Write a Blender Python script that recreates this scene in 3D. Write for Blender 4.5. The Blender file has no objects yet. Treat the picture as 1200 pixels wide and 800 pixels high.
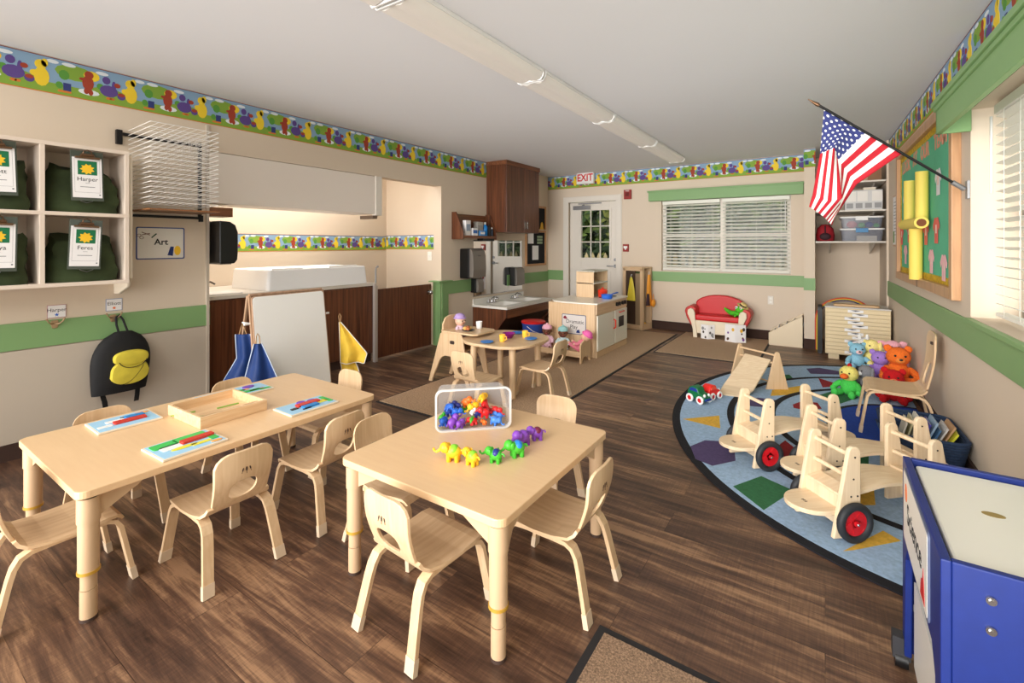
import bpy, bmesh, math, random
from mathutils import Vector, Matrix
random.seed(7)
C = bpy.context.scene.collection
PI = math.pi

# ---------------------------------------------------------------- camera
cam_d = bpy.data.cameras.new('camera'); cam = bpy.data.objects.new('camera', cam_d); C.objects.link(cam)
cam.location = (0, 0, 1.305); cam.rotation_euler = (PI/2, 0, math.atan2(367, 550))
cam_d.sensor_width = 36; cam_d.lens = 36*550/1200; cam_d.shift_y = -0.095; cam_d.clip_start = .02; cam_d.clip_end = 200
bpy.context.scene.camera = cam
# ---------------------------------------------------------------- world, light, exposure
w = bpy.data.worlds.new('world'); bpy.context.scene.world = w; w.use_nodes = True
w.node_tree.nodes['Background'].inputs[0].default_value = (1.0, .985, .965, 1)
w.node_tree.nodes['Background'].inputs[1].default_value = .82
def lamp(name, kind, loc, rot, energy, color, **kw):
    d = bpy.data.lights.new(name, kind); d.energy = energy; d.color = color
    for k, v in kw.items(): setattr(d, k, v)
    o = bpy.data.objects.new(name, d); C.objects.link(o); o.location = loc; o.rotation_euler = rot
    return o
# added soft fill sun, shining in from the side left open behind the camera
sun = lamp('fill_sun', 'SUN', (0, -3, 3), (0, 0, 0), 6.0, (1, .975, .95), angle=math.radians(56))
sun.rotation_euler = Vector((.10, .97, .03)).to_track_quat('-Z', 'Y').to_euler()
room = lamp('rear_fill_light', 'AREA', (-1.7, -1.2, 2.45), (math.radians(35), 0, 0), 40, (1, .95, .88), shape='RECTANGLE', size=3.2, size_y=1.0)  # added overhead fill behind the camera, not a fixture of the room
lamp('recess_downlight', 'AREA', (-4.68, 2.7, 2.46), (0, 0, 0), 26, (1, .97, .93), shape='RECTANGLE', size=.5, size_y=2.2)
# daylight through the right-hand window, from outside its glass
lamp('window_daylight', 'AREA', (1.15, 1.9, 1.6), (0, math.radians(90), 0), 20, (1, .97, .93), shape='RECTANGLE', size=1.7, size_y=2.4)
vs = bpy.context.scene.view_settings
vs.view_transform = 'Standard'; vs.look = 'None'; vs.gamma = 1; vs.use_curve_mapping = False; vs.exposure = 0.5

# ---------------------------------------------------------------- materials
def lin(c): return tuple(((x/255)/12.92 if x/255 <= .04045 else ((x/255+.055)/1.055)**2.4) for x in c)+(1,)
MATS = {}
def mat(name, rgb, rough=.5, metal=0, noise=0, nscale=20, bump=0, bscale=200, emit=0, trans=0, alpha=1, coat=0, sheen=0, ior=1.45, stretch=None):
    if name in MATS: return MATS[name]
    m = bpy.data.materials.new(name); m.use_nodes = True; nt = m.node_tree; b = nt.nodes['Principled BSDF']
    col = lin(rgb); b.inputs['Base Color'].default_value = col; b.inputs['Roughness'].default_value = rough
    b.inputs['Metallic'].default_value = metal; b.inputs['IOR'].default_value = ior
    if coat: b.inputs['Coat Weight'].default_value = coat
    if sheen: b.inputs['Sheen Weight'].default_value = sheen
    if trans: b.inputs['Transmission Weight'].default_value = trans
    if alpha < 1: b.inputs['Alpha'].default_value = alpha
    if emit: b.inputs['Emission Color'].default_value = col; b.inputs['Emission Strength'].default_value = emit
    tc = nt.nodes.new('ShaderNodeTexCoord')
    vec = tc.outputs['Object']
    if stretch:
        mp = nt.nodes.new('ShaderNodeMapping'); mp.inputs['Scale'].default_value = stretch
        nt.links.new(vec, mp.inputs[0]); vec = mp.outputs[0]
    n = nt.nodes.new('ShaderNodeTexNoise'); n.inputs['Scale'].default_value = nscale; n.inputs['Detail'].default_value = 4
    nt.links.new(vec, n.inputs['Vector'])
    if noise:
        r = nt.nodes.new('ShaderNodeValToRGB'); nt.links.new(n.outputs['Fac'], r.inputs[0])
        r.color_ramp.elements[0].position = .3; r.color_ramp.elements[1].position = .7
        r.color_ramp.elements[0].color = tuple(c*(1-noise) for c in col[:3])+(1,)
        r.color_ramp.elements[1].color = tuple(min(1, c*(1+noise)) for c in col[:3])+(1,)
        nt.links.new(r.outputs[0], b.inputs['Base Color'])
    if bump:
        n2 = nt.nodes.new('ShaderNodeTexNoise'); n2.inputs['Scale'].default_value = bscale
        nt.links.new(tc.outputs['Object'], n2.inputs['Vector'])
        bp = nt.nodes.new('ShaderNodeBump'); bp.inputs['Strength'].default_value = bump; bp.inputs['Distance'].default_value = .004
        nt.links.new(n2.outputs['Fac'], bp.inputs['Height']); nt.links.new(bp.outputs[0], b.inputs['Normal'])
    MATS[name] = m; return m

def wood(name, dark, light, scale=(1, 1, 1), rough=.35, wscale=3.0, coat=.0):
    """grain streaks run along the axis with the smallest scale"""
    if name in MATS: return MATS[name]
    m = bpy.data.materials.new(name); m.use_nodes = True; nt = m.node_tree; b = nt.nodes['Principled BSDF']
    tc = nt.nodes.new('ShaderNodeTexCoord'); mp = nt.nodes.new('ShaderNodeMapping'); mp.inputs['Scale'].default_value = scale
    nt.links.new(tc.outputs['Object'], mp.inputs[0])
    n = nt.nodes.new('ShaderNodeTexNoise'); n.inputs['Scale'].default_value = wscale; n.inputs['Detail'].default_value = 6; n.inputs['Distortion'].default_value = .3
    nt.links.new(mp.outputs[0], n.inputs['Vector'])
    r = nt.nodes.new('ShaderNodeValToRGB'); nt.links.new(n.outputs['Fac'], r.inputs[0])
    r.color_ramp.elements[0].position = .3; r.color_ramp.elements[1].position = .7
    r.color_ramp.elements[0].color = lin(dark); r.color_ramp.elements[1].color = lin(light)
    nt.links.new(r.outputs[0], b.inputs['Base Color']); b.inputs['Roughness'].default_value = rough
    if coat: b.inputs['Coat Weight'].default_value = coat
    MATS[name] = m; return m

WALL = mat('wall_paint_beige', (218, 202, 182), .85, bump=.08, bscale=300)
CEIL = mat('ceiling_paint', (232, 234, 238), .95, bump=.05, bscale=120)
GREEN = mat('sage_green_paint', (128, 166, 110), .5)
BASE = mat('dark_brown_cove_base', (66, 46, 38), .9)
WALNUT = wood('walnut_laminate', (66, 34, 20), (122, 72, 44), (14, 14, .5), .35)
WALNUTH = wood('walnut_laminate_horizontal', (96, 54, 32), (140, 88, 54), (14, .5, 14), .35)
BIRCH = wood('birch_plywood', (210, 176, 136), (224, 194, 156), (22, 22, 1.0), .38)
BIRCHX = wood('birch_plywood_lengthwise', (210, 176, 136), (226, 196, 158), (1.2, 20, 20), .38)
BIRCHY = wood('birch_plywood_crosswise', (210, 176, 136), (226, 196, 158), (20, 1.2, 20), .38)
MAPLE = wood('maple_laminate_top', (226, 188, 144), (230, 194, 150), (3, 30, 3), .33, 2)
LEGTAN = mat('tan_metal_leg', (206, 174, 138), .4)
CAPTAN = mat('cream_foot_cap', (216, 194, 166), .55)
GOLD = mat('gold_ring', (214, 170, 70), .35, .3)
WHITE = mat('white_plastic', (236, 235, 232), .4)
WLAM = mat('white_laminate', (228, 224, 216), .35)
TRIMW = mat('trim_white_paint', (226, 219, 208), .5)
BLACK = mat('black_plastic', (18, 18, 19), .35)
DARKG = mat('dark_grey', (52, 52, 56), .6)
GREY = mat('grey_metal', (150, 150, 152), .35, .6)
CHROME = mat('chrome', (190, 190, 192), .18, 1)
BRASS = mat('antique_brass', (110, 82, 60), .35, .8)
PAPER = mat('white_paper', (240, 238, 238), .8)
INK = mat('black_ink', (32, 32, 36), .8)
RED = mat('red_plastic', (205, 30, 32), .35)
YEL = mat('yellow_plastic', (245, 196, 40), .4)
ORG = mat('orange_plastic', (236, 112, 40), .4)
BLU = mat('blue_plastic', (40, 100, 200), .35)
DBLU = mat('navy_plastic', (30, 55, 140), .35)
GRN = mat('green_plastic', (70, 180, 50), .4)
PUR = mat('purple_plastic', (130, 70, 180), .4)
PINK = mat('pink_cloth', (240, 140, 190), .8)

# ---------------------------------------------------------------- mesh builder
class MB:
    def __init__(s): s.v = []; s.f = []; s.mi = []; s.sm = []; s.T = Matrix.Identity(4)
    def add(s, vs, fs, m=0, smooth=False):
        o = len(s.v); s.v += [tuple(s.T @ Vector(v)) for v in vs]
        for f in fs: s.f.append(tuple(o+i for i in f)); s.mi.append(m); s.sm.append(smooth)
        return s
    def box(s, x0, x1, y0, y1, z0, z1, m=0):
        vs = [(x, y, z) for x in (x0, x1) for y in (y0, y1) for z in (z0, z1)]
        return s.add(vs, [(0, 1, 3, 2), (4, 6, 7, 5), (0, 4, 5, 1), (2, 3, 7, 6), (0, 2, 6, 4), (1, 5, 7, 3)], m)
    def prism(s, poly, a, b, axis='z', m=0, smooth=False):
        """poly of 2-D points extruded from a to b along axis; x: (y,z), y: (x,z), z: (x,y)"""
        def p3(p, t): return {'x': (t, p[0], p[1]), 'y': (p[0], t, p[1]), 'z': (p[0], p[1], t)}[axis]
        n = len(poly); vs = [p3(p, a) for p in poly]+[p3(p, b) for p in poly]
        s.add(vs, [tuple(range(n))[::-1], tuple(range(n, 2*n))], m)
        s.f[-1] = s.f[-1]; o = len(s.v)-2*n
        for i in range(n):
            j = (i+1) % n; s.f.append((o+i, o+j, o+n+j, o+n+i)); s.mi.append(m); s.sm.append(smooth)
        return s
    def cyl(s, p0, p1, r0, r1=None, n=16, m=0, caps=True, smooth=True):
        r1 = r0 if r1 is None else r1
        p0 = Vector(p0); p1 = Vector(p1); d = (p1-p0).normalized()
        u = d.orthogonal().normalized(); w_ = d.cross(u)
        vs = []
        for p, r in ((p0, r0), (p1, r1)):
            vs += [tuple(p+(u*math.cos(2*PI*i/n)+w_*math.sin(2*PI*i/n))*r) for i in range(n)]
        s.add(vs, [(i, (i+1) % n, n+(i+1) % n, n+i) for i in range(n)], m, smooth)
        if caps:
            o = len(s.v)-2*n
            s.f += [tuple(o+i for i in range(n))[::-1], tuple(o+n+i for i in range(n))]; s.mi += [m, m]; s.sm += [False, False]
        return s
    def tube(s, pts, r, n=8, m=0):
        pts = [Vector(p) for p in pts]; rs = r if isinstance(r, (list, tuple)) else [r]*len(pts)
        vs = []; up = None
        for i, p in enumerate(pts):
            d = (pts[min(i+1, len(pts)-1)]-pts[max(i-1, 0)]).normalized()
            if up is None: up = d.orthogonal().normalized()
            up = (up-d*up.dot(d)).normalized(); w_ = d.cross(up)
            vs += [tuple(p+(up*math.cos(2*PI*k/n)+w_*math.sin(2*PI*k/n))*rs[i]) for k in range(n)]
        fs = [(i*n+k, i*n+(k+1) % n, (i+1)*n+(k+1) % n, (i+1)*n+k) for i in range(len(pts)-1) for k in range(n)]
        s.add(vs, fs, m, True)
        o = len(s.v)-len(vs); l = len(vs)
        s.f += [tuple(o+k for k in range(n))[::-1], tuple(o+l-n+k for k in range(n))]; s.mi += [m, m]; s.sm += [True, True]
        return s
    def ball(s, c, r, m=0, nu=16, nv=10, rot=None):
        r = (r, r, r) if not isinstance(r, (list, tuple)) else r
        vs = []; M = rot or Matrix.Identity(3)
        for j in range(1, nv):
            t = PI*j/nv
            for i in range(nu):
                a = 2*PI*i/nu; vs.append(tuple(Vector(c)+M @ Vector((r[0]*math.sin(t)*math.cos(a), r[1]*math.sin(t)*math.sin(a), r[2]*math.cos(t)))))
        vs.append(tuple(Vector(c)+M @ Vector((0, 0, r[2])))); vs.append(tuple(Vector(c)+M @ Vector((0, 0, -r[2]))))
        fs = [(j*nu+i, (j+1)*nu+i, (j+1)*nu+(i+1) % nu, j*nu+(i+1) % nu) for j in range(nv-2) for i in range(nu)]
        T = (nv-1)*nu
        fs += [(T, i, (i+1) % nu) for i in range(nu)]+[(T+1, (nv-2)*nu+(i+1) % nu, (nv-2)*nu+i) for i in range(nu)]
        return s.add(vs, fs, m, True)
    def lathe(s, prof, c=(0, 0, 0), n=24, m=0, smooth=True):
        vs = [(c[0]+r*math.cos(2*PI*i/n), c[1]+r*math.sin(2*PI*i/n), c[2]+z) for r, z in prof for i in range(n)]
        fs = [(j*n+i, j*n+(i+1) % n, (j+1)*n+(i+1) % n, (j+1)*n+i) for j in range(len(prof)-1) for i in range(n)]
        s.add(vs, fs, m, smooth)
        o = len(s.v)-len(vs); L = len(vs)
        s.f += [tuple(o+k for k in range(n))[::-1], tuple(o+L-n+k for k in range(n))]; s.mi += [m, m]; s.sm += [False, False]
        return s
    def ribbon(s, path, wv, th, m=0, w0=None):
        """bent plywood: path of 3-D points, wv = half width vector (or one per point), thickness th"""
        path = [Vector(p) for p in path]; n = len(path)
        wv = [Vector(x) for x in wv] if isinstance(wv[0], (list, tuple, Vector)) else [Vector(wv)]*n
        vs = []
        for i, p in enumerate(path):
            d = (path[min(i+1, n-1)]-path[max(i-1, 0)]).normalized(); nn = d.cross(wv[i]).normalized()*th/2
            vs += [tuple(p-wv[i]-nn), tuple(p+wv[i]-nn), tuple(p+wv[i]+nn), tuple(p-wv[i]+nn)]
        for i in range(n-1):
            o = i*4
            s.add([vs[o+k] for k in range(8)], [(1, 0, 4, 5), (3, 2, 6, 7)], m, True)
            s.add([vs[o+k] for k in range(8)], [(0, 3, 7, 4), (2, 1, 5, 6)], m, False)
        s.add(vs[:4], [(0, 1, 2, 3)], m); s.add(vs[-4:], [(3, 2, 1, 0)], m)
        return s
    def build(s, name, mats, parent=None, bevel=0, label=None, seg=2, weld=False, loc=None):
        if not isinstance(mats, (list, tuple)): mats = [mats]
        me = bpy.data.meshes.new(name); me.from_pydata(s.v, [], s.f); 
        for x in mats: me.materials.append(x)
        me.polygons.foreach_set('material_index', s.mi); me.polygons.foreach_set('use_smooth', s.sm)
        bm = bmesh.new(); bm.from_mesh(me)
        if weld: bmesh.ops.remove_doubles(bm, verts=bm.verts, dist=1e-5)
        bmesh.ops.recalc_face_normals(bm, faces=bm.faces)
        for e_ in bm.edges:
            if len(e_.link_faces) == 2 and e_.calc_face_angle(0) > .7: e_.smooth = False
        bm.to_mesh(me); bm.free(); me.update()
        o = bpy.data.objects.new(name, me); C.objects.link(o)
        if parent: o.parent = parent
        if loc: o.location = loc
        if bevel:
            b = o.modifiers.new('bevel', 'BEVEL'); b.width = bevel; b.segments = seg; b.limit_method = 'ANGLE'; b.angle_limit = math.radians(40); b.harden_normals = False
        if label: o['label'] = label
        return o

def thing(name, label, cat, loc=(0, 0, 0), rotz=0, group=None, rot=None):
    o = bpy.data.objects.new(name, None); C.objects.link(o); o.empty_display_size = .05
    o.location = loc; o.rotation_euler = rot or (0, 0, rotz); o['label'] = label; o['category'] = cat
    if group: o['group'] = group
    return o
def tag(o, label, cat, group=None):
    o['label'] = label; o['category'] = cat
    if group: o['group'] = group
    return o
def struct(o): o['kind'] = 'structure'; return o
def kids(o): return [c for c in bpy.data.objects if c.parent == o]
def dup(root, loc, rotz=None, label=None, group=None, scale=None, depth=0):
    allk = {}
    for c in bpy.data.objects:
        if c.parent: allk.setdefault(c.parent.name, []).append(c)
    def cp(o, par):
        c = o.copy(); C.objects.link(c); c.parent = par
        if par: c.matrix_parent_inverse = o.matrix_parent_inverse.copy()
        for k in allk.get(o.name, []): cp(k, c)
        return c
    r = cp(root, None); r.location = loc
    if rotz is not None: r.rotation_euler = (0, 0, rotz)
    if label: r['label'] = label
    if group: r['group'] = group
    if scale: r.scale = (scale,)*3 if isinstance(scale, (int, float)) else scale
    return r
def arc(cx, cy, r, a0, a1, n=8):
    return [(cx+r*math.cos(math.radians(a0+(a1-a0)*i/n)), cy+r*math.sin(math.radians(a0+(a1-a0)*i/n))) for i in range(n+1)]
def rrect(x0, x1, y0, y1, r, n=6):
    return arc(x1-r, y1-r, r, 0, 90, n)+arc(x0+r, y1-r, r, 90, 180, n)+arc(x0+r, y0+r, r, 180, 270, n)+arc(x1-r, y0+r, r, 270, 360, n)
def text(name, body, size, M, mt, parent=None, align='CENTER', ext=.0008, bold=0):
    """lettering as a mesh; M maps the text's x (reading), y (up), z (towards the reader)"""
    cu = bpy.data.curves.new(name, 'FONT'); cu.body = body; cu.size = size; cu.align_x = align; cu.align_y = 'CENTER'; cu.extrude = ext; cu.offset = bold
    cu.resolution_u = 3
    t = bpy.data.objects.new(name, cu); C.objects.link(t)
    dg = bpy.context.evaluated_depsgraph_get(); me = bpy.data.meshes.new_from_object(t.evaluated_get(dg))
    bpy.data.objects.remove(t); me.transform(M); me.materials.clear(); me.materials.append(mt)
    o = bpy.data.objects.new(name, me); C.objects.link(o)
    if parent: o.parent = parent
    return o
def frame(o, x, y, z):
    """matrix with columns x, y, z and origin o"""
    x, y, z = Vector(x).normalized(), Vector(y).normalized(), Vector(z).normalized()
    return Matrix(((x.x, y.x, z.x, o[0]), (x.y, y.y, z.y, o[1]), (x.z, y.z, z.z, o[2]), (0, 0, 0, 1)))
LW = -4.1; BW = 7.3; H = 2.5
# right wall leans 1.1 degrees off the room's long axis: local frame, x = 0 on its face, y = 0 at its far end
RW = thing('x', '', ''); RWM = Matrix.Translation((.608, 6.94, 0)) @ Matrix.Rotation(.019, 4, 'Z'); bpy.data.objects.remove(RW)
def rw(x, y, z): return tuple(RWM @ Vector((x, y-6.94, z)))

# ================================================================ STRUCTURE
def plank_floor():
    m = bpy.data.materials.new('dark_oak_planks'); m.use_nodes = True; nt = m.node_tree; b = nt.nodes['Principled BSDF']
    N = nt.nodes.new; L = nt.links.new
    tc = N('ShaderNodeTexCoord'); br = N('ShaderNodeTexBrick')
    mp0 = N('ShaderNodeMapping'); L(tc.outputs['Object'], mp0.inputs[0])
    br.inputs['Scale'].default_value = 1; br.inputs['Brick Width'].default_value = 1.22; br.inputs['Row Height'].default_value = .18
    br.inputs['Mortar Size'].default_value = .0012; br.inputs['Color1'].default_value = (0, 0, 0, 1); br.inputs['Color2'].default_value = (1, 1, 1, 1); br.inputs['Mortar'].default_value = (.3, .3, .3, 1)
    L(mp0.outputs[0], br.inputs['Vector'])
    # grain: noise stretched along x, shifted per plank
    mp = N('ShaderNodeMapping'); mp.inputs['Scale'].default_value = (1.3, 15, 1); L(tc.outputs['Object'], mp.inputs[0])
    ad = N('ShaderNodeVectorMath'); ad.operation = 'MULTIPLY_ADD'; L(br.outputs['Color'], ad.inputs[0]); ad.inputs[1].default_value = (30, 0, 30); L(mp.outputs[0], ad.inputs[2])
    n = N('ShaderNodeTexNoise'); n.inputs['Scale'].default_value = 1.5; n.inputs['Detail'].default_value = 9; n.inputs['Roughness'].default_value = .72; n.inputs['Distortion'].default_value = .5
    L(ad.outputs[0], n.inputs['Vector'])
    mp2 = N('ShaderNodeMapping'); mp2.inputs['Scale'].default_value = (.9, 4, 1); L(tc.outputs['Object'], mp2.inputs[0])
    n2 = N('ShaderNodeTexNoise'); n2.inputs['Scale'].default_value = 1.6; n2.inputs['Detail'].default_value = 3; L(mp2.outputs[0], n2.inputs['Vector'])
    # fine saw marks across the boards
    mp3 = N('ShaderNodeMapping'); mp3.inputs['Scale'].default_value = (160, 9, 1); L(tc.outputs['Object'], mp3.inputs[0])
    n3 = N('ShaderNodeTexNoise'); n3.inputs['Scale'].default_value = 1; n3.inputs['Detail'].default_value = 2; L(mp3.outputs[0], n3.inputs['Vector'])
    s1 = N('ShaderNodeMath'); s1.operation = 'MULTIPLY_ADD'; L(n2.outputs['Fac'], s1.inputs[0]); s1.inputs[1].default_value = .45; L(n.outputs['Fac'], s1.inputs[2])
    s2 = N('ShaderNodeMath'); s2.operation = 'MULTIPLY_ADD'; L(br.outputs['Color'], s2.inputs[0]); s2.inputs[1].default_value = .10; L(s1.outputs[0], s2.inputs[2])
    s3 = N('ShaderNodeMath'); s3.operation = 'MULTIPLY_ADD'; L(n3.outputs['Fac'], s3.inputs[0]); s3.inputs[1].default_value = .14; L(s2.outputs[0], s3.inputs[2])
    r = N('ShaderNodeValToRGB'); L(s3.outputs[0], r.inputs[0]); e = r.color_ramp.elements
    e[0].position = .60; e[0].color = lin((46, 32, 26)); e[1].position = 1.02; e[1].color = lin((158, 122, 92))
    k = r.color_ramp.elements.new(.74); k.color = lin((78, 55, 44)); k = r.color_ramp.elements.new(.86); k.color = lin((106, 77, 59))
    mx = N('ShaderNodeMixRGB'); mx.blend_type = 'MULTIPLY'; L(br.outputs['Fac'], mx.inputs[0]); L(r.outputs[0], mx.inputs[1]); mx.inputs[2].default_value = (.55, .5, .48, 1)
    L(mx.outputs[0], b.inputs['Base Color']); b.inputs['Roughness'].default_value = .42
    bp = N('ShaderNodeBump'); bp.inputs['Strength'].default_value = .25; bp.inputs['Distance'].default_value = .002; L(s3.outputs[0], bp.inputs['Height']); L(bp.outputs[0], b.inputs['Normal'])
    return m
struct(MB().box(-5.6, 1.6, -.8, 8.2, -.08, 0).build('floor', plank_floor()))
struct(MB().box(-5.6, 1.6, -.4, 8.2, H, H+.1).build('ceiling', CEIL))

# left wall: solid to y=1.77, then the changing-counter opening up to y=4.507, then solid to the back wall
m = MB()
m.box(LW-.13, LW, -1.6, 1.77, 0, H)
m.box(LW-.13, LW, 1.77, 4.507, 2.05, H)
m.box(LW-.13, LW, 4.507, BW, 0, H)
m.box(-5.25, -5.13, 1.65, 4.7, 0, H)                 # back of the recess
m.box(-5.13, LW-.13, 4.507, 4.63, 0, H)            # far cheek
m.box(-5.13, LW-.13, 1.65, 1.77, 0, H)
struct(m.build('wall_left', WALL))
struct(MB().box(LW, LW+.012, -1.6, 1.76, .045, .655).box(LW, LW+.02, 1.752, 1.772, .045, H-.25).build('trim_1', mat('wall_guard_panel', (196, 184, 168), .5)))
struct(MB().box(LW, LW+.014, -1.6, 1.772, .66, .824).box(LW-.13, LW+.014, 1.765, 1.779, .66, .824).build('trim_2', GREEN, bevel=.002))
m = MB().box(LW, LW+.014, 4.51, 5.14, .655, .82).box(LW, LW+.016, 4.51, 4.63, 0, .66).box(LW-.13, LW+.0, 4.49, 4.508, 0, .83).box(LW-.14, LW+.05, 4.42, 4.68, .82, .835)
struct(m.build('trim_3', GREEN, bevel=.002))
struct(MB().box(LW, LW+.012, 6.0, BW, .66, .83).box(LW, -3.79, BW-.014, BW, .66+.02, .85).build('trim_4', GREEN))
struct(MB().box(LW, LW+.016, -1.6, 1.77, 0, .10).box(LW, LW+.014, 5.15, BW, 0, .12).build('baseboard_left', BASE))
# back wall with door and window openings
DX0, DX1, DZ = -3.70, -2.82, 2.03
WX0, WX1, WZ0, WZ1 = -2.10, -.38, .90, 1.97
m = MB()
for x0, x1, z0, z1 in ((-4.23, DX0, 0, H), (DX0, DX1, DZ, H), (DX1, WX0, 0, H), (WX0, WX1, 0, WZ0), (WX0, WX1, WZ1, H), (WX1, -.22, 0, H)):
    m.box(x0, x1, BW, BW+.14, z0, z1)
struct(m.build('wall_back', WALL))
struct(MB().box(DX1+.09, -.22, BW-.016, BW, 0, .125).build('baseboard_back', BASE))
struct(MB().box(-2.60, -.225, BW-.016, BW, .735, .885).build('trim_5', GREEN, bevel=.003))
struct(MB().box(-2.27, -.235, BW-.11, BW, 1.965, 2.115).box(-2.285, -.225, BW-.125, BW, 2.10, 2.122).build('trim_6', GREEN, bevel=.003))
# pillar and storage alcove
struct(MB().box(-.22, -.105, 6.93, 7.9, 0, H).build('wall_pillar', WALL))
struct(MB().box(-.224, -.101, 6.916, 7.0, .73, .88).build('trim_7', GREEN)); struct(MB().box(-.224, -.101, 6.916, 7.3, 0, .125).build('baseboard_pillar', BASE))
struct(MB().box(-.105, .9, 7.78, 7.9, 0, H).build('wall_alcove', WALL))
# right wall with a window
VY0, VY1 = .9, 3.58
m = MB(); m.T = RWM
for y0, y1, z0, z1 in ((-1.6, VY0, 0, H), (VY0, VY1, 0, .90), (VY0, VY1, 2.05, H), (VY1, 7.9, 0, H)):
    m.box(0, .26, y0-6.94, y1-6.94, z0, z1)
m.box(-.02, .0, 6.90-6.94, 6.93-6.94, 0, H)
struct(m.build('wall_right', WALL))
m = MB(); m.T = RWM
m.box(-.015, 0, -1.6-6.94, 6.88-6.94, .715, .885).box(-.03, .24, VY0-6.94, VY1-6.94, .872, .897)
struct(m.build('trim_8', GREEN, bevel=.003))
m = MB(); m.T = RWM; m.box(-.014, 0, -1.6-6.94, 6.90-6.94, 0, .11); struct(m.build('baseboard_right', BASE))
m = MB(); m.T = RWM   # valance box over the right window
m.box(-.145, -.12, -1.0-6.94, 3.585-6.94, 1.93, 2.10).box(-.145, 0, 3.56-6.94, 3.585-6.94, 1.93, 2.10).box(-.165, 0, -1.0-6.94, 3.605-6.94, 2.085, 2.115).box(-.155, -.12, -1.0-6.94, 3.595-6.94, 2.06, 2.085)
struct(m.build('trim_9', GREEN, bevel=.003))

# wallpaper border: generic toy-garden stand-in
BORD = [mat('border_sky', (134, 166, 196), .7), mat('border_grass', (130, 165, 60), .7), mat('border_cloud', (225, 232, 238), .7), mat('border_red', (160, 62, 40), .7),
        mat('border_yellow', (238, 205, 50), .7), mat('border_purple', (92, 70, 140), .7), mat('border_green', (88, 150, 60), .7), mat('border_blue', (50, 60, 120), .7), mat('border_edge', (120, 60, 70), .7), mat('border_orange', (214, 120, 50), .7)]
def border(name, o, u, nrm, length, hgt, cell, phase):
    """o = lower start corner, u = direction along the wall, nrm = out of the wall"""
    m = MB(); m.T = frame(o, u, (0, 0, 1), nrm) if Vector(u).cross(Vector((0, 0, 1))).dot(Vector(nrm)) > 0 else frame(o, u, (0, 0, 1), nrm)
    def ell(cx, cy, rx, ry, mt, d, n=12):
        cx0 = cx-rx; cx1 = cx+rx
        if cx1 < .0 or cx0 > length: return
        m.prism([(min(length, max(0, cx+rx*math.cos(2*PI*i/n))), max(.004, min(hgt-.004, cy+ry*math.sin(2*PI*i/n)))) for i in range(n)], 0, .0006+d*.0002, 'z', mt)
    m.box(0, length, 0, hgt, 0, .0004, 0); m.box(0, length, 0, hgt*.30, 0, .0005, 1)
    m.box(0, length, hgt-.005, hgt, 0, .002, 8); m.box(0, length, 0, .005, 0, .002, 9)
    k = -1
    while (k-1)*cell < length+1:
        b = k*cell+phase; s = hgt/.23; e = lambda x, y, rx, ry, mt, d: ell(b+x*s*cell/.457 if False else b+x*cell, y*s, rx*s, ry*s, mt, d)
        e(.12, .16, .10, .05, 1, 1); e(.5, .06, .12, .05, 1, 1)
        e(.05, .205, .035, .012, 2, 2); e(.42, .20, .035, .012, 2, 2); e(.88, .205, .03, .012, 2, 2)
        e(0, .135, .026, .032, 6, 3); m_ = b
        if 0 < b-.02 and b+.03 < length: m.box(b-.004, b+.034*s, .035*s, .085*s, 0, .0014, 7)
        e(-.05, .065, .018, .022, 6, 4)
        if 0 < b-.03 and b+.04 < length: m.box(b-.03*s, b+.035*s, .022*s, .034*s, 0, .0016, 9)
        e(.27, .055, .055, .02, 2, 3); e(.30, .165, .042, .034, 4, 4); e(.26, .115, .030, .05, 3, 5); e(.27, .17, .024, .026, 3, 6); e(.24, .06, .013, .02, 3, 6); e(.29, .055, .013, .02, 3, 6); e(.20, .135, .018, .010, 3, 6)
        e(.50, .09, .05, .04, 5, 4); e(.47, .16, .022, .026, 5, 5); e(.56, .13, .012, .035, 5, 5); e(.60, .14, .018, .016, 3, 6); e(.50, .04, .016, .009, 9, 6); e(.54, .04, .014, .008, 9, 6); e(.40, .11, .02, .02, 6, 3)
        e(.77, .095, .036, .060, 4, 5); e(.76, .170, .028, .030, 4, 6); e(.80, .185, .016, .026, 4, 6); e(.70, .11, .022, .020, 4, 6); e(.65, .07, .024, .024, 5, 6); e(.65, .08, .020, .013, 3, 7)
        k += 1
    return struct(m.build(name, BORD, weld=False))
border('trim_10', (LW+.001, -1.2, 2.265), (0, 1, 0), (1, 0, 0), 6.67, .23, .457, .918+1.2-.0)
border('trim_11', (LW, BW-.001, 2.265), (1, 0, 0), (0, -1, 0), 3.87, .23, .43, .20)
border('trim_12', (-.225, 6.929, 2.265), (1, 0, 0), (0, -1, 0), .125, .23, .43, .45)
a = rw(-.001, 6.88, 2.265); d = (RWM.to_3x3() @ Vector((0, -1, 0)))
border('trim_13', a, tuple(d), tuple(RWM.to_3x3() @ Vector((-1, 0, 0))), 7.5, .23, .457, .2)
border('trim_14', (-5.129, 1.78, 1.225), (0, 1, 0), (1, 0, 0), 2.72, .19, .38, .1)
border('trim_15', (-5.129, 4.506, 1.235), (1, 0, 0), (0, -1, 0), .90, .19, .38, .1)
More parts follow.
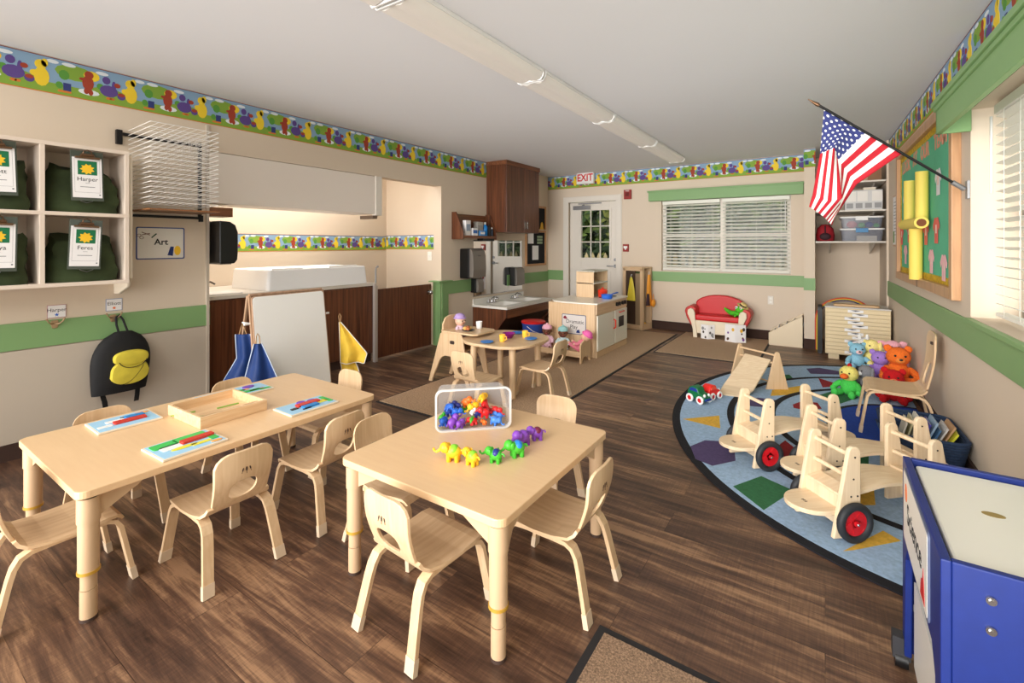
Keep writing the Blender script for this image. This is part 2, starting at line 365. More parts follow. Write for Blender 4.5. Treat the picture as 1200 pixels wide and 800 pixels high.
# ================================================================ DOOR, WINDOWS
glass = bpy.data.materials.new('clear_glass'); glass.use_nodes = True; nt = glass.node_tree; nt.nodes.clear()
_o = nt.nodes.new('ShaderNodeOutputMaterial'); _t = nt.nodes.new('ShaderNodeBsdfTransparent'); _g = nt.nodes.new('ShaderNodeBsdfGlossy'); _m = nt.nodes.new('ShaderNodeMixShader')
_t.inputs[0].default_value = (.93, .96, .95, 1); _g.inputs['Roughness'].default_value = .02; _m.inputs[0].default_value = .01
nt.links.new(_t.outputs[0], _m.inputs[1]); nt.links.new(_g.outputs[0], _m.inputs[2]); nt.links.new(_m.outputs[0], _o.inputs[0])
MIRROR = mat('mirror_silver', (225, 226, 226), .02, 1)

m = MB()
for x0, x1, z0, z1 in ((DX0-.09, DX0+.012, 0, DZ), (DX1-.012, DX1+.09, 0, DZ), (DX0-.09, DX1+.09, DZ-.012, DZ+.085)):
    m.box(x0, x1, BW-.02, BW, z0, z1); m.box(x0+.012, x1-.012, BW-.028, BW-.02, z0, z1-.012 if z1 > DZ else z1)
struct(m.build('trim_16', TRIMW, bevel=.004))
dy = BW+.05
gx0, gx1, gz0, gz1 = -3.475, -2.965, 1.075, 1.875
d = thing('door_1', 'white painted exit door with a nine-pane window at the back', 'door', (-3.26, dy, 0)); d['kind'] = 'structure'
def L(m, o=d): m.T = Matrix.Translation(-Vector(o.location)); return m
m = L(MB())
for x0, x1, z0, z1 in ((DX0+.012, gx0, .01, DZ-.012), (gx1, DX1-.012, .01, DZ-.012), (gx0, gx1, .01, gz0), (gx0, gx1, gz1, DZ-.012)): m.box(x0, x1, dy, dy+.045, z0, z1)
for x0, x1 in ((-3.56, -3.30), (-3.20, -2.94)):      # two raised lower panels
    m.box(x0, x1, dy-.008, dy, .2, .85)
m.build('door_leaf', TRIMW, d, bevel=.003)
m = L(MB())
for x0, x1, z0, z1 in ((gx0-.03, gx0, gz0-.03, gz1+.03), (gx1, gx1+.03, gz0-.03, gz1+.03), (gx0, gx1, gz0-.03, gz0), (gx0, gx1, gz1, gz1+.03)): m.box(x0, x1, dy-.015, dy, z0, z1)
for i in (1, 2):
    x = gx0+(gx1-gx0)*i/3; z = gz0+(gz1-gz0)*i/3
    m.box(x-.008, x+.008, dy+.005, dy+.03, gz0, gz1); m.box(gx0, gx1, dy+.005, dy+.03, z-.008, z+.008)
m.build('window_grille', TRIMW, d)
L(MB()).box(gx0, gx1, dy+.014, dy+.02, gz0, gz1).build('glass_pane', glass, d)
m = L(MB()).cyl((-2.86, dy, .945), (-2.86, dy-.02, .945), .03).tube([(-2.86, dy-.02, .945), (-2.86, dy-.055, .945), (-2.89, dy-.06, .945), (-2.99, dy-.06, .945)], .010)
m.cyl((-2.86, dy, 1.05), (-2.86, dy-.018, 1.05), .026).build('door_handle', GREY, d)
m = L(MB()).box(-3.60, -3.30, dy-.07, dy-.001, 1.89, 1.955).tube([(-3.42, dy-.045, 1.96), (-3.38, dy-.10, 1.985), (-3.12, dy-.03, 1.992)], .009).cyl((-3.42, dy-.045, 1.95), (-3.42, dy-.045, 1.975), .02).box(-3.52, -3.1, dy-.04, dy-.01, 1.985, 2.0)
m.build('door_closer', GREY, d, bevel=.004)

SLAT = mat('blind_slat_cream', (240, 238, 228), .45); 
def blinds(name, M, length, z0, z1, n, tilt, wand_at, cords, par):
    """M: local x along the window, y into the room, z up"""
    m = MB(); m.T = M
    m.box(0, length, -.025, .03, z1-.05, z1); m.build('head_rail', SLAT, par, bevel=.003)
    m = MB(); m.T = M; pitch = (z1-z0-.08)/n; c, s_ = math.cos(tilt)*.0245, math.sin(tilt)*.0245
    for i in range(n):
        z = z0+.035+pitch*(i+.5)
        m.add([(0.004, -c, z-s_), (length-.004, -c, z-s_), (length-.004, c, z+s_), (0.004, c, z+s_), (0.004, -c, z-s_+.0028), (length-.004, -c, z-s_+.0028), (length-.004, c, z+s_+.0028), (0.004, c, z+s_+.0028)],
              [(0, 1, 2, 3), (7, 6, 5, 4), (0, 4, 5, 1), (1, 5, 6, 2), (2, 6, 7, 3), (3, 7, 4, 0)], 0)
    m.build('slats', SLAT, par)
    m = MB(); m.T = M; m.box(.002, length-.002, -.024, .024, z0, z0+.02); m.build('bottom_rail', SLAT, par, bevel=.003)
    m = MB(); m.T = M
    for x in cords:
        for y in (-.027, .027): m.cyl((x, y, z0+.01), (x, y, z1-.03), .0016, n=5)
    m.build('ladder_cords', SLAT, par)
    m = MB(); m.T = M; m.cyl((wand_at, .045, z1-.06), (wand_at, .045, z1-.46), .006, n=8); m.build('tilt_wand', WHITE, par)
# back window: frame, sashes, glass, blinds
wf = thing('window_1', 'wide back window of two sashes', 'window', (-1.24, BW+.07, .9)); wf['kind'] = 'structure'
m = L(MB(), wf)
for x0, x1, z0, z1 in ((WX0, WX0+.05, WZ0, WZ1), (WX1-.05, WX1, WZ0, WZ1), (-1.27, -1.20, WZ0, WZ1), (WX0+.05, -1.27, WZ0, WZ0+.05), (-1.20, WX1-.05, WZ0, WZ0+.05), (WX0+.05, -1.27, WZ1-.05, WZ1), (-1.20, WX1-.05, WZ1-.05, WZ1), (WX0+.05, -1.27, 1.41, 1.46), (-1.20, WX1-.05, 1.41, 1.46)): m.box(x0, x1, BW+.07, BW+.12, z0, z1)
m.build('window_frame', TRIMW, wf)
L(MB(), wf).box(WX0, WX1, BW+.09, BW+.096, WZ0, WZ1).build('glass_pane', glass, wf)
for i, (x0, x1) in enumerate(((-2.085, -1.265), (-1.235, -.395))):
    b = thing('window_blind', 'cream slatted blind over the %s half of the back window' % ('left' if i == 0 else 'right'), 'blind', (x0, BW+.03, 0), 0, 'blinds on the back window')
    blinds('b', Matrix.Rotation(PI, 4, 'Z') @ Matrix.Translation((-(x1-x0), 0, 0)), x1-x0, .915, 1.96, 19, -.50, .05 if i else x1-x0-.06, (.10, (x1-x0)/2-.02, x1-x0-.12), b)
# right window
wr = thing('window_2', 'large window in the right wall', 'window', rw(.2, 2.2, .9), .019); wr['kind'] = 'structure'
m = MB()
y0, y1 = VY0-2.2, VY1-2.2
for a0, a1, z0, z1 in ((y0, y0+.05, 0, 1.15), (y1-.05, y1, 0, 1.15), (.0, .07, 0, 1.15), (y0, y1, 0, .05), (y0, y1, 1.10, 1.15), (y0, y1, .55, .60)): m.box(0, .05, a0, a1, z0, z1)
m.build('window_frame', TRIMW, wr); MB().box(.02, .026, y0, y1, 0, 1.15).build('glass_pane', glass, wr)
b = thing('window_blind', 'white slatted blind over the large window in the right wall', 'blind', rw(.09, 3.44, 0), .019)
Mb = Matrix(((0, -1, 0, 0), (-1, 0, 0, 0), (0, 0, 1, 0), (0, 0, 0, 1)))
blinds('b', Mb, 2.4, .93, 2.03, 21, .30, .02, (.14, .36, .75, 1.1, 1.5, 2.0), b)

# ================================================================ OUTSIDE
LAWN = mat('lawn', (70, 90, 40), .9, noise=.3, nscale=8)
struct(MB().box(-14, 12, 8.3, 22, -.2, -.15).box(1.7, 12, -6, 8.3, -.2, -.15).build('ground', LAWN))
LEAF = [mat('leaf_dark', (40, 58, 26), .8, noise=.5, nscale=5), mat('leaf_olive', (84, 100, 44), .8, noise=.4, nscale=5), mat('leaf_yellow', (126, 128, 60), .8, noise=.3, nscale=5)]
def tree(name, label, x, y, r, h, kinds, n=900, group=None):
    t = thing(name, label, 'tree', (x, y, -.15), 0, group)
    MB().cyl((0, 0, 0), (0, 0, h*.6), .12, .07, 8).build('trunk', mat('bark', (80, 64, 50), .9), t)
    m = MB(); rnd = random.Random(int(x*100+y))
    for i in range(n):
        a, b_ = rnd.uniform(0, 2*PI), rnd.uniform(-1, 1); q = rnd.uniform(.55, 1)
        c = Vector((r*q*math.cos(a)*math.sqrt(1-b_*b_), r*q*math.sin(a)*math.sqrt(1-b_*b_), h*.55+h*.45*q*b_))
        u = Vector((rnd.gauss(0, 1), rnd.gauss(0, 1), rnd.gauss(0, 1))).normalized(); v = u.orthogonal().normalized(); s_ = rnd.uniform(.12, .30)
        m.add([c-u*s_, c-v*s_*.5, c+u*s_, c+v*s_*.5], [(0, 1, 2, 3)], kinds[rnd.randrange(len(kinds))])
    m.ball((0, 0, h*.55), (r*.8, r*.8, h*.40), 0, 14, 10); m.build('foliage', LEAF, t, weld=False)
for i, (x, y, r, h, k, lb) in enumerate(((-6.6, 13, 1.5, 5.2, (0, 1), 'dark tree outside, leftmost beyond the exit door glass'), (-4.9, 14.0, 1.5, 5.6, (0, 1, 2), 'yellow-green tree outside, straight beyond the exit door glass'), (-3.2, 13.2, 1.4, 5, (0, 0, 1), 'dense dark tree outside between the door and the back window'),
                       (-1.6, 13.6, 1.5, 5, (0, 0, 1), 'dark tree outside behind the back window'), (1.2, 13.8, 1.6, 5, (0, 1), 'tree outside behind the right end of the back window'), (4.2, 5.2, 1.4, 4.6, (0, 0, 1), 'tree outside the right wall window'), (4.6, 2.2, 1.5, 4.6, (0, 1), 'nearer tree outside the right wall window'))):
    tree('garden_tree', lb, x, y, r*.62, h, k, 1500)
def hedge(label, x, y, L_, rz, h):
    t = thing('garden_hedge', label, 'hedge', (x, y, -.15), rz); m = MB(); rnd = random.Random(3)
    m.box(-L_/2, L_/2, -.3, .3, 0, h-.3); 
    for i in range(2600):
        c = Vector((rnd.uniform(-L_/2, L_/2), rnd.uniform(-.6, -.3), rnd.uniform(0, h))); u = Vector((rnd.gauss(0, 1), rnd.gauss(0, .5), rnd.gauss(0, 1))).normalized(); v = u.orthogonal().normalized(); s_ = rnd.uniform(.12, .3)
        m.add([c-u*s_, c-v*s_*.5, c+u*s_, c+v*s_*.5], [(0, 1, 2, 3)], rnd.choice((0, 0, 1, 1, 2)))
    m.build('foliage', LEAF, t); MB().box(-L_/2+.2, L_/2-.2, -.05, .05, 0, h*.5).build('stems', mat('bark', (80, 64, 50), .9), t)
hedge('tall hedge closing the garden behind the trees beyond the back window', -2.5, 16.5, 18, 0, 6.5)
hedge('tall hedge beyond the window in the right wall', 7.0, 4.0, 20, -PI/2, 5.5)
t = thing('garden_fence', 'weathered picket fence standing outside beyond the exit door', 'fence', (-4, 11, -.15))
m = MB()
for i in range(48): m.prism([(-4+i*.17, 0), (-4+i*.17+.1, 0), (-4+i*.17+.1, 1.15), (-4+i*.17+.05, 1.25), (-4+i*.17, 1.15)], 0, .02, 'y')
m.build('picket', mat('weathered_wood', (150, 132, 96), .8), t); MB().box(-4, 4.1, .02, .06, .25, .33).box(-4, 4.1, .02, .06, .85, .93).build('rail', mat('weathered_wood', (150, 132, 96), .8), t)

# ================================================================ CEILING LIGHTS
DIFF = mat('light_diffuser', (222, 216, 208), .5, emit=.12)
def fixture(y1, label):
    t = thing('ceiling_light', label, 'ceiling light', (-1.71, y1, H), 0, 'fluorescent lights in one line on the ceiling')
    MB().box(-.115, .115, -1.255, -.015, -.022, -.0005).build('housing', WHITE, t, bevel=.002)
    prof = [(-.108, -.022), (-.102, -.045), (-.085, -.064), (-.055, -.072), (-.025, -.068), (0, -.060), (.025, -.068), (.055, -.072), (.085, -.064), (.102, -.045), (.108, -.022)]
    MB().prism(prof, -1.25, -.02, 'y', 0, True).build('diffuser', DIFF, t)
    for y in (-1.262, -.0): MB().prism([(-.114, 0), (-.114, -.04), (-.09, -.070), (.09, -.070), (.114, -.04), (.114, 0)], y-.009, y, 'y').build('end_cap', WHITE, t)
for i, lb in enumerate(('fluorescent ceiling light farthest away, at the back end of the line', 'fluorescent ceiling light, second from the far end of the line', 'fluorescent ceiling light, third from the far end of the line', 'fluorescent ceiling light, fourth from the far end, at the top edge of the photo', 'fluorescent ceiling light nearest the camera, only its end in the photo')):
    fixture(6.66-1.29*i, lb)

# ================================================================ BACK WALL ITEMS
def box_obj(name, label, cat, x0, x1, y0, y1, z0, z1, mt, bevel=.002, group=None):
    o = MB().box(x0, x1, y0, y1, z0, z1).build(name, mt, bevel=bevel)
    return tag(o, label, cat, group)
fx = lambda x, y, z: frame((x, y, z), (1, 0, 0), (0, 0, 1), (0, -1, 0))
t = thing('exit_sign', 'white sign with red EXIT letters above the back door', 'exit sign', (-3.35, BW-.06, 2.42), 0)
MB().box(-.155, .155, -.02, .035, -.105, .105).build('sign_box', WHITE, t, bevel=.006); MB().box(-.03, .03, 0, .03, .10, .083+.0).build('mounting', WHITE, t)
text('lettering', 'EXIT', .165, fx(0, -.021, -.005), mat('exit_red', (205, 40, 40), .5), t, bold=.004).scale = (.85, 1, 1)
t = thing('alarm_strobe', 'square red fire alarm strobe right of the door head', 'fire alarm', (-2.63, BW-.02, 2.10))
MB().box(-.06, .06, -.02, .02, -.075, .075).build('housing', mat('alarm_red', (150, 40, 34), .5), t, bevel=.004); MB().box(-.03, .03, -.035, -.02, -.03, .03).build('lens', mat('alarm_red_dark', (110, 26, 22), .3), t, bevel=.004)
text('lettering', 'FIRE', .035, fx(0, -.021, .055), WHITE, t)
t = thing('alarm_pull_station', 'small red fire alarm pull box beside the back door', 'fire alarm', (-2.66, BW-.02, 1.245))
MB().box(-.045, .045, -.02, .02, -.06, .06).build('housing', mat('alarm_red', (150, 40, 34), .5), t, bevel=.004); MB().prism([(-.03, .03), (.03, .03), (.03, -.0), (.01, -.015), (.01, -.03), (-.01, -.03), (-.01, -.015), (-.03, 0)], -.028, -.02, 'y').build('pull_handle', WHITE, t)
t = thing('wall_outlet', 'cream outlet plate on the back wall right of the red sofa', 'outlet', (-.62, BW, .54))
MB().box(-.035, .035, -.006, 0, -.058, .058).build('cover_plate', TRIMW, t, bevel=.002)
for z in (-.024, .024): MB().box(-.015, .015, -.009, -.006, z-.013, z+.013).build('socket', SLAT, t)
t = thing('light_switch', 'cream switch plate at the right end of the counter recess', 'switch', (-4.30, 4.507, 1.15))
MB().box(-.035, .035, -.006, 0, -.058, .058).build('cover_plate', SLAT, t, bevel=.002); MB().box(-.006, .006, -.014, -.006, -.012, .012).build('toggle', WHITE, t)
t = thing('chart_poster', 'small white chart poster with two rows of red pictures low by the back door', 'poster', (-2.58, BW-.0, .62))
MB().box(-.12, .12, -.003, 0, -.19, .19).build('sheet', PAPER, t); m = MB()
for i in range(3):
    for j in range(2): m.box(-.08+i*.065, -.045+i*.065, -.0045, -.003, -.12+j*.13, -.05+j*.13)
m.build('pictures', mat('print_red', (160, 70, 60), .8), t); MB().box(-.09, .09, -.0045, -.003, .12, .15).build('heading', mat('print_green', (90, 150, 110), .8), t)

# ================================================================ LEFT WALL: CUBBIES
CUB = mat('cubby_laminate', (224, 208, 192), .5)
CX = -3.8; ys = (.0, .357, .757, 1.157); zs = (1.05, 1.075, 1.475, 1.50, 1.885, 1.91)
t = thing('cubby_shelf', 'cream wall-mounted cubby shelf holding green bags', 'cubby shelf', (LW, .6, 1.05))
m = L(MB(), t)
m.box(LW+.002, CX, -.01, 1.17, 1.05, 1.073).box(LW+.002, CX, -.01, 1.17, 1.478, 1.50).box(LW+.002, CX, -.01, 1.17, 1.889, 1.912)
for y in ys: m.box(LW+.003, CX-.0015, y-.012, y+.012, 1.051, 1.911)
m.box(LW+.002, LW+.01, -.01, 1.17, 1.05, 1.912); m.build('carcass', CUB, t, bevel=.002)
m = L(MB(), t).prism([(LW+.002, 1.9), (CX-.03, 1.9), (CX-.02, 1.88), (CX-.02, 1.08), (CX-.06, 1.02), (LW+.08, .965), (LW+.002, .96)], 1.171, 1.195, 'y'); m.build('end_bracket', mat('bracket_cream', (214, 202, 182), .5), t, bevel=.008)
BAG = mat('olive_canvas', (50, 62, 34), .9, noise=.25, nscale=9, bump=.3, bscale=300)
PLEX = mat('clear_plastic_board', (70, 76, 66), .15)
CLIPG = mat('card_green', (22, 112, 70), .7)
bag_labels = {('t', 1): 'upper left', ('t', 2): 'upper right', ('b', 1): 'lower left', ('b', 2): 'lower right', ('t', 0): 'upper far-left', ('b', 0): 'lower far-left'}
def tote(y, z, seed, lab, h):
    rnd = random.Random(seed); t = thing('canvas_bag', 'olive green canvas bag slumped inside the %s cubby' % lab, 'bag', (-3.95, y, z), 0, 'canvas bags in the cubbies')
    bm_ = MB(); n = 20; rows = 9; vs = []
    for j in range(rows+1):
        q = j/rows; wy = (.168+.010*math.sin(q*3+seed))*(1-.16*q**4); wx = .13*(1-.45*q**1.2)
        for i in range(n):
            a = 2*PI*i/n; ca, sa = math.cos(a), math.sin(a)
            k = (abs(ca)**4+abs(sa)**4)**-.25
            wob = 1+.05*math.sin(5*a+seed+q*4)*(q+.3)+.04*math.sin(q*17+seed+2*math.sin(a*2))
            vs.append((ca*k*wx*wob+.0, sa*k*wy*wob+.012*math.sin(seed)*q, h*q*(1-.20*q*(math.sin(a+seed*.7)*.5+.5))+.012*q*math.sin(3*a+seed)))
    bm_.add(vs, [(j*n+i, j*n+(i+1) % n, (j+1)*n+(i+1) % n, (j+1)*n+i) for j in range(rows) for i in range(n)]+[tuple(range(n))[::-1]]+[tuple(rows*n+i for i in range(n))], 0, True)
    bm_.build('bag_body', BAG, t, weld=True)
    MB().tube([(.135*math.cos(0), -.05+.0, h*.35), (.14, -.03, h*.24), (.142, .0, h*.2), (.14, .03, h*.24), (.135, .05, h*.35)], .0016, 5).build('wire_loop', GREY, t)
def clipboard(y, z, name, lab, roll):
    t = thing('clipboard_tag', 'white name card reading %s on a clipboard over the %s bag' % (name if name else 'a name', lab), 'clipboard', (CX+.012, y, z), 0, 'clipboards on the cubby bags', rot=(roll, 0, 0))
    MB().box(-.0035, 0, -.078, .078, -.15, .155).build('backing_board', PLEX, t, bevel=.001)
    MB().box(0.0003, .0015, -.07, .07, -.13, .085+.03).build('name_card', PAPER, t)
    f = lambda yy, zz, d=.0017: frame((d, yy, zz), (0, 1, 0), (0, 0, 1), (1, 0, 0))
    MB().box(.0015, .002, -.045, .047, .01, .095).build('green_picture', CLIPG, t)
    m = MB(); m.T = f(0, .045, .002)           # plain yellow sunburst stand-in for the picture
    m.prism([((.036 if i % 2 else .024)*math.cos(PI*i/9), (.034 if i % 2 else .024)*math.sin(PI*i/9)) for i in range(18)], 0, .0006, 'z').build('yellow_shape', YEL, t)
    if name: text('name_lettering', name, .034, f(0, -.018), INK, t, ext=.0003)
    m = MB(); m.T = f(0, 0, .0016); m.box(-.035, .035, -.066, -.063, 0, .0003).box(-.01, .012, -.042, -.0405, 0, .0003).box(.055, .062, -.115, -.108, 0, .0003)
    for a0, a1, b0, b1 in ((-.06, .06, -.0985, -.0975), (-.06, -.0592, -.0985, .105), (.0592, .06, -.0985, .105)): m.box(a0, a1, b0, b1, 0, .0002)
    m.build('card_print', mat('faint_ink', (90, 90, 100), .8), t)
    m = MB().box(.001, .02, -.058, .058, .108, .120).cyl((.012, -.03, .128), (.012, .03, .128), .011, n=10).box(.0, .014, -.035, .035, .118, .130)
    m.tube([(.012, -.022, .128), (.014, -.018, .152), (.014, .0, .160), (.014, .018, .152), (.012, .022, .128)], .0035).build('metal_clip', BRASS, t, bevel=.002)
for key, y, z, h, sd in ((('t', 2), .957, 1.501, .30, 1), (('b', 2), .957, 1.074, .30, 2.2), (('t', 1), .557, 1.501, .30, 3.1), (('b', 1), .557, 1.074, .29, 4.4)):
    tote(y, z, sd, bag_labels[key], h)
clipboard(.955, 1.722, 'Harper', 'upper right', .02); clipboard(.945, 1.30, 'Feres', 'lower right', -.04); clipboard(.575, 1.725, 'Scott', 'upper left', .03); clipboard(.575, 1.303, 'Maya', 'lower left', -.015)

# ---- wall coat hooks, name cards, backpack
def hook(y, lab):
    t = thing('coat_hook', lab, 'coat hook', (LW+.014, y, .80), 0, 'coat hooks on the green rail')
    MB().prism([(-.012, -.03), (.012, -.03), (.02, .0), (.016, .02), (-.016, .02), (-.02, 0)], 0, .006, 'x').build('hook_plate', mat('nickel_warm', (176, 150, 118), .35, .7), t, bevel=.002)
    for s_ in (-1, 1): MB().tube([(.004, s_*.006, .0), (.02, s_*.02, .0), (.028, s_*.034, .014), (.026, s_*.040, .028)], .004).ball((.026, s_*.041, .03), .0065, nu=8, nv=6).build('prong', mat('nickel_warm', (176, 150, 118), .35, .7), t)
hook(.87, 'double coat hook below the Harper name card, empty'); hook(1.165, 'double coat hook under the Elliott name card, holding the backpack')
def namecard(y, z, name, mtl, lab):
    t = thing('name_card', lab, 'name card', (LW, y, z), 0, 'name cards above the hooks')
    MB().box(0, .002, -.046, .046, -.042, .042).build('card_border', mat('card_edge_'+name, (190, 150, 150) if name == 'Harper' else (150, 160, 190), .6), t); MB().box(.002, .0026, -.042, .042, -.038, .038).build('card', PAPER, t)
    text('name_lettering', name, .032, frame((.0027, 0, .008), (0, 1, 0), (0, 0, 1), (1, 0, 0)), INK, t, ext=.0003)
    m = MB(); m.T = frame((.0027, .0, -.022), (0, 1, 0), (0, 0, 1), (1, 0, 0)); m.prism([(.012*math.cos(PI*i/5+PI/2)*(1 if i % 2 == 0 else .45), .012*math.sin(PI*i/5+PI/2)*(1 if i % 2 == 0 else .45)) for i in range(10)], 0, .0005, 'z').build('star', mtl, t)
namecard(.883, .875, 'Harper', BLU, 'white name card reading Harper with a blue star'); namecard(1.175, .886, 'Elliott', ORG, 'white name card reading Elliott with an orange star')
bp = thing('backpack', 'black child backpack with a yellow pocket hanging from the green rail', 'backpack', (LW+.02, 1.20, .30))
BPK = mat('black_nylon', (16, 16, 18), .75, noise=.2, nscale=30); BPY = mat('yellow_felt', (208, 190, 62), .85, noise=.12, nscale=14)
n = 28; rows = 12; vs = []; m = MB()
for j in range(rows+1):        # body: domed profile
    q = j/rows; zz = .405*q
    wy = .165*(1-.12*(1-q)**3)*math.sqrt(max(.0, 1-max(0, (q-.42)/.60)**2.3))+.004; wx = .06*math.sqrt(max(.02, 1-(2*q-.85)**2*.6))
    for i in range(n):
        a = 2*PI*i/n; vs.append((.065+wx*math.cos(a), wy*math.copysign(abs(math.sin(a))**.8, math.sin(a))-.02*(1-q), zz))
m.add(vs, [(j*n+i, j*n+(i+1) % n, (j+1)*n+(i+1) % n, (j+1)*n+i) for j in range(rows) for i in range(n)]+[tuple(range(n))[::-1]]+[tuple(rows*n+i for i in range(n))], 0, True)
m.build('bag_body', BPK, bp)
def pad(outline, x0, x1, mt, name, par):
    m = MB(); k = len(outline); cy = sum(p[0] for p in outline)/k; cz = sum(p[1] for p in outline)/k
    rings = [(1, x0), (1, (x0+x1)/2), (.93, x1-.003), (.8, x1)]
    vs = [(x, cy+(p[0]-cy)*s_, cz+(p[1]-cz)*s_) for s_, x in rings for p in outline]+[(x1+.002, cy, cz)]
    fs = [(r*k+i, r*k+(i+1) % k, (r+1)*k+(i+1) % k, (r+1)*k+i) for r in range(3) for i in range(k)]+[(3*k+i, 3*k+(i+1) % k, 4*k) for i in range(k)]
    return m.add(vs, fs, 0, True).build(name, mt, par)
pad([(.02+.105*math.cos(2*PI*i/28)*(1 if math.sin(2*PI*i/28) > 0 else 1.05), .135+.085*math.copysign(abs(math.sin(2*PI*i/28))**.8, math.sin(2*PI*i/28))) for i in range(28)], .10, .145, BPY, 'front_pocket', bp)
pad([(.025+.098*math.cos(2*PI*i/28), .232+.05*math.copysign(abs(math.sin(2*PI*i/28))**.7, math.sin(2*PI*i/28))) for i in range(28)], .12, .155, BPY, 'pocket_flap', bp)
MB().tube([(.150+.004, .03+.078*math.cos(math.radians(a)), .222+.055*math.sin(math.radians(a))) for a in range(190, 351, 16)], .0025, 5).tube([(.145, -.05+.007*k, .065-.002*k*(7-k)*.2) for k in range(21)], .002, 5).build('seam_stitching', BPK, bp)
MB().tube([(.05, -.02, .40), (.03, -.026, .45), (.014, -.024, .50), (.014, -.006, .515), (.025, .012, .48), (.05, .03, .40)], .007).build('hanging_loop', BPK, bp)
for s_ in (-1, 1): MB().ribbon([(.03, s_*.09, .06), (.012, s_*.10, .0), (.03, s_*.09, -.06), (.03, s_*.085, -.10)], (0, .014, 0), .004).build('shoulder_strap', BPK, bp)

# ---- drying rack
t = thing('drying_rack', 'tiered white wire art drying rack on a black wall bracket', 'drying rack', (LW, 1.45, 1.5))
BRK = mat('black_steel', (22, 20, 20), .4, .4)
MB().box(0, .03, -.27, -.235, .50, .60).box(0, .022, -.25, .265, .565, .585).box(0, .022, .245, .268, -.0, .60).box(0, .022, -.27, .268, .0, .018).box(.0, .03, .25, .275, -.02, .03).build('wall_bracket', BRK, t, bevel=.003)
WIRE = mat('white_wire', (232, 228, 222), .4)
NS = 17
for k in range(NS):
    z = .075+k*(.56/NS); m = MB()
    tl = .035
    F = lambda x, y: (x, y, z+x*tl)
    m.tube([F(.02, -.20), F(.40, -.20), F(.405, -.195), F(.405, .215), F(.40, .22), F(.02, .22)], .0028, 5)
    for j in range(1, 9): m.cyl(F(.02, -.20+.42*j/9), F(.405, -.20+.42*j/9), .0013, n=4)
    m.cyl(F(.21, -.20), F(.21, .22), .0018, n=5); m.cyl(F(.02, -.20), F(.02, .22), .0018, n=5)
    m.build('wire_shelf', WIRE, t)
MB().box(.02, .39, -.20, .235, .035, .045).build('wood_tray', wood('tray_oak', (120, 78, 44), (150, 100, 60), (12, 1, 12)), t)
t = thing('towel_dispenser', 'black paper towel dispenser at the wall edge beside the counter', 'paper towel dispenser', (LW-.02, 1.795, 1.15))
MB().prism([(0, 0), (.115, 0), (.135, .03), (.14, .09), (.14, .25), (.12, .31), (.08, .335), (0, .34)], -.16, .16, 'x').build('housing', BLACK, t, bevel=.01, seg=3)
MB().box(-.11, .11, .03, .11, -.008, .004).build('paper_slot', DARKG, t)
t = thing('art_sign', 'white wall sign with a blue edge reading Art', 'sign', (LW, 1.451, 1.312))
m = MB(); m.T = frame((0, 0, 0), (0, 1, 0), (0, 0, 1), (1, 0, 0))
m.prism(rrect(-.153, .153, -.118, .118, .012), 0, .004, 'z').build('sign_edge', mat('sign_blue', (58, 76, 140), .4), t)
m = MB(); m.T = frame((0, 0, 0), (0, 1, 0), (0, 0, 1), (1, 0, 0)); m.prism(rrect(-.145, .145, -.110, .110, .008), .004, .0048, 'z').build('sign_face', WLAM, t)
ff = lambda yy, zz, d=.005: frame((d, yy, zz), (0, 1, 0), (0, 0, 1), (1, 0, 0))
text('lettering', 'Art', .062, ff(.0, .008), INK, t, bold=.0012, ext=.0003)
m = MB(); m.T = ff(-.09, .06)
m.tube([(-.03, .02, 0), (.02, .0, 0)], .003, 5).tube([(-.03, -.0, 0), (.02, .012, 0)], .003, 5).tube([(-.045+.012*math.cos(a*PI/5), -.003+.009*math.sin(a*PI/5), 0) for a in range(11)], .0018, 5).tube([(-.03+.012*math.cos(a*PI/5), -.02+.009*math.sin(a*PI/5), 0) for a in range(11)], .0018, 5)
m.build('scissors_picture', mat('print_brown', (120, 84, 70), .7), t)
m = MB(); m.T = ff(-.06, .04); m.cyl((0, 0, 0), (.03, .03, 0), .0045, n=6).build('crayon_picture', mat('print_darkgreen', (30, 80, 60), .7), t)
m = MB(); m.T = ff(.075, -.06); m.prism([(-.035, -.03), (0, -.035), (.006, .035), (-.016, .035)], 0, .0006, 'z').build('easel_picture', mat('print_navy', (30, 50, 110), .7), t)
m = MB(); m.T = ff(.105, -.055); m.prism([(.022*math.cos(2*PI*i/16), .036*math.sin(2*PI*i/16)) for i in range(16)], 0, .0006, 'z').build('yellow_shape', YEL, t)

# ================================================================ COUNTER RECESS
t = thing('changing_counter', 'dark walnut counter with a pale worktop in the wall recess', 'counter', (-4.5, 2.6, 0))
m = L(MB(), t); m.box(-5.10, -4.18, 1.775, 3.49, .10, .845).box(-5.10, -4.24, 1.775, 3.49, 0.001, .1)
m.build('cabinet_body', WALNUT, t, bevel=.002)
L(MB(), t).box(-4.18, -4.172, 1.78, 3.47, .12, .83).build('door_panel', WALNUT, t)
L(MB(), t).box(-4.24, -4.225, 1.775, 3.49, .001, .10).build('toe_kick', BASE, t)
L(MB(), t).box(-5.12, -4.165, 1.775, 3.50, .845, .878).build('worktop', mat('worktop_grey', (214, 206, 194), .3), t, bevel=.004)
L(MB(), t).box(-4.165, -4.125, 3.465, 3.50, .002, .845).box(-4.165, -4.135, 3.47, 3.495, .845, .87).build('end_strip', mat('aluminium_strip', (190, 180, 172), .4, .3), t)
t = thing('grab_rail', 'brushed steel bar standing at the end of the changing counter', 'rail', (-4.145, 3.49, .875))
MB().tube([(0, 0, 0), (0, 0, .15), (.0, .006, .17), (0, .02, .18)], .009).ball((0, .025, .18), .013).build('rail_tube', GREY, t)
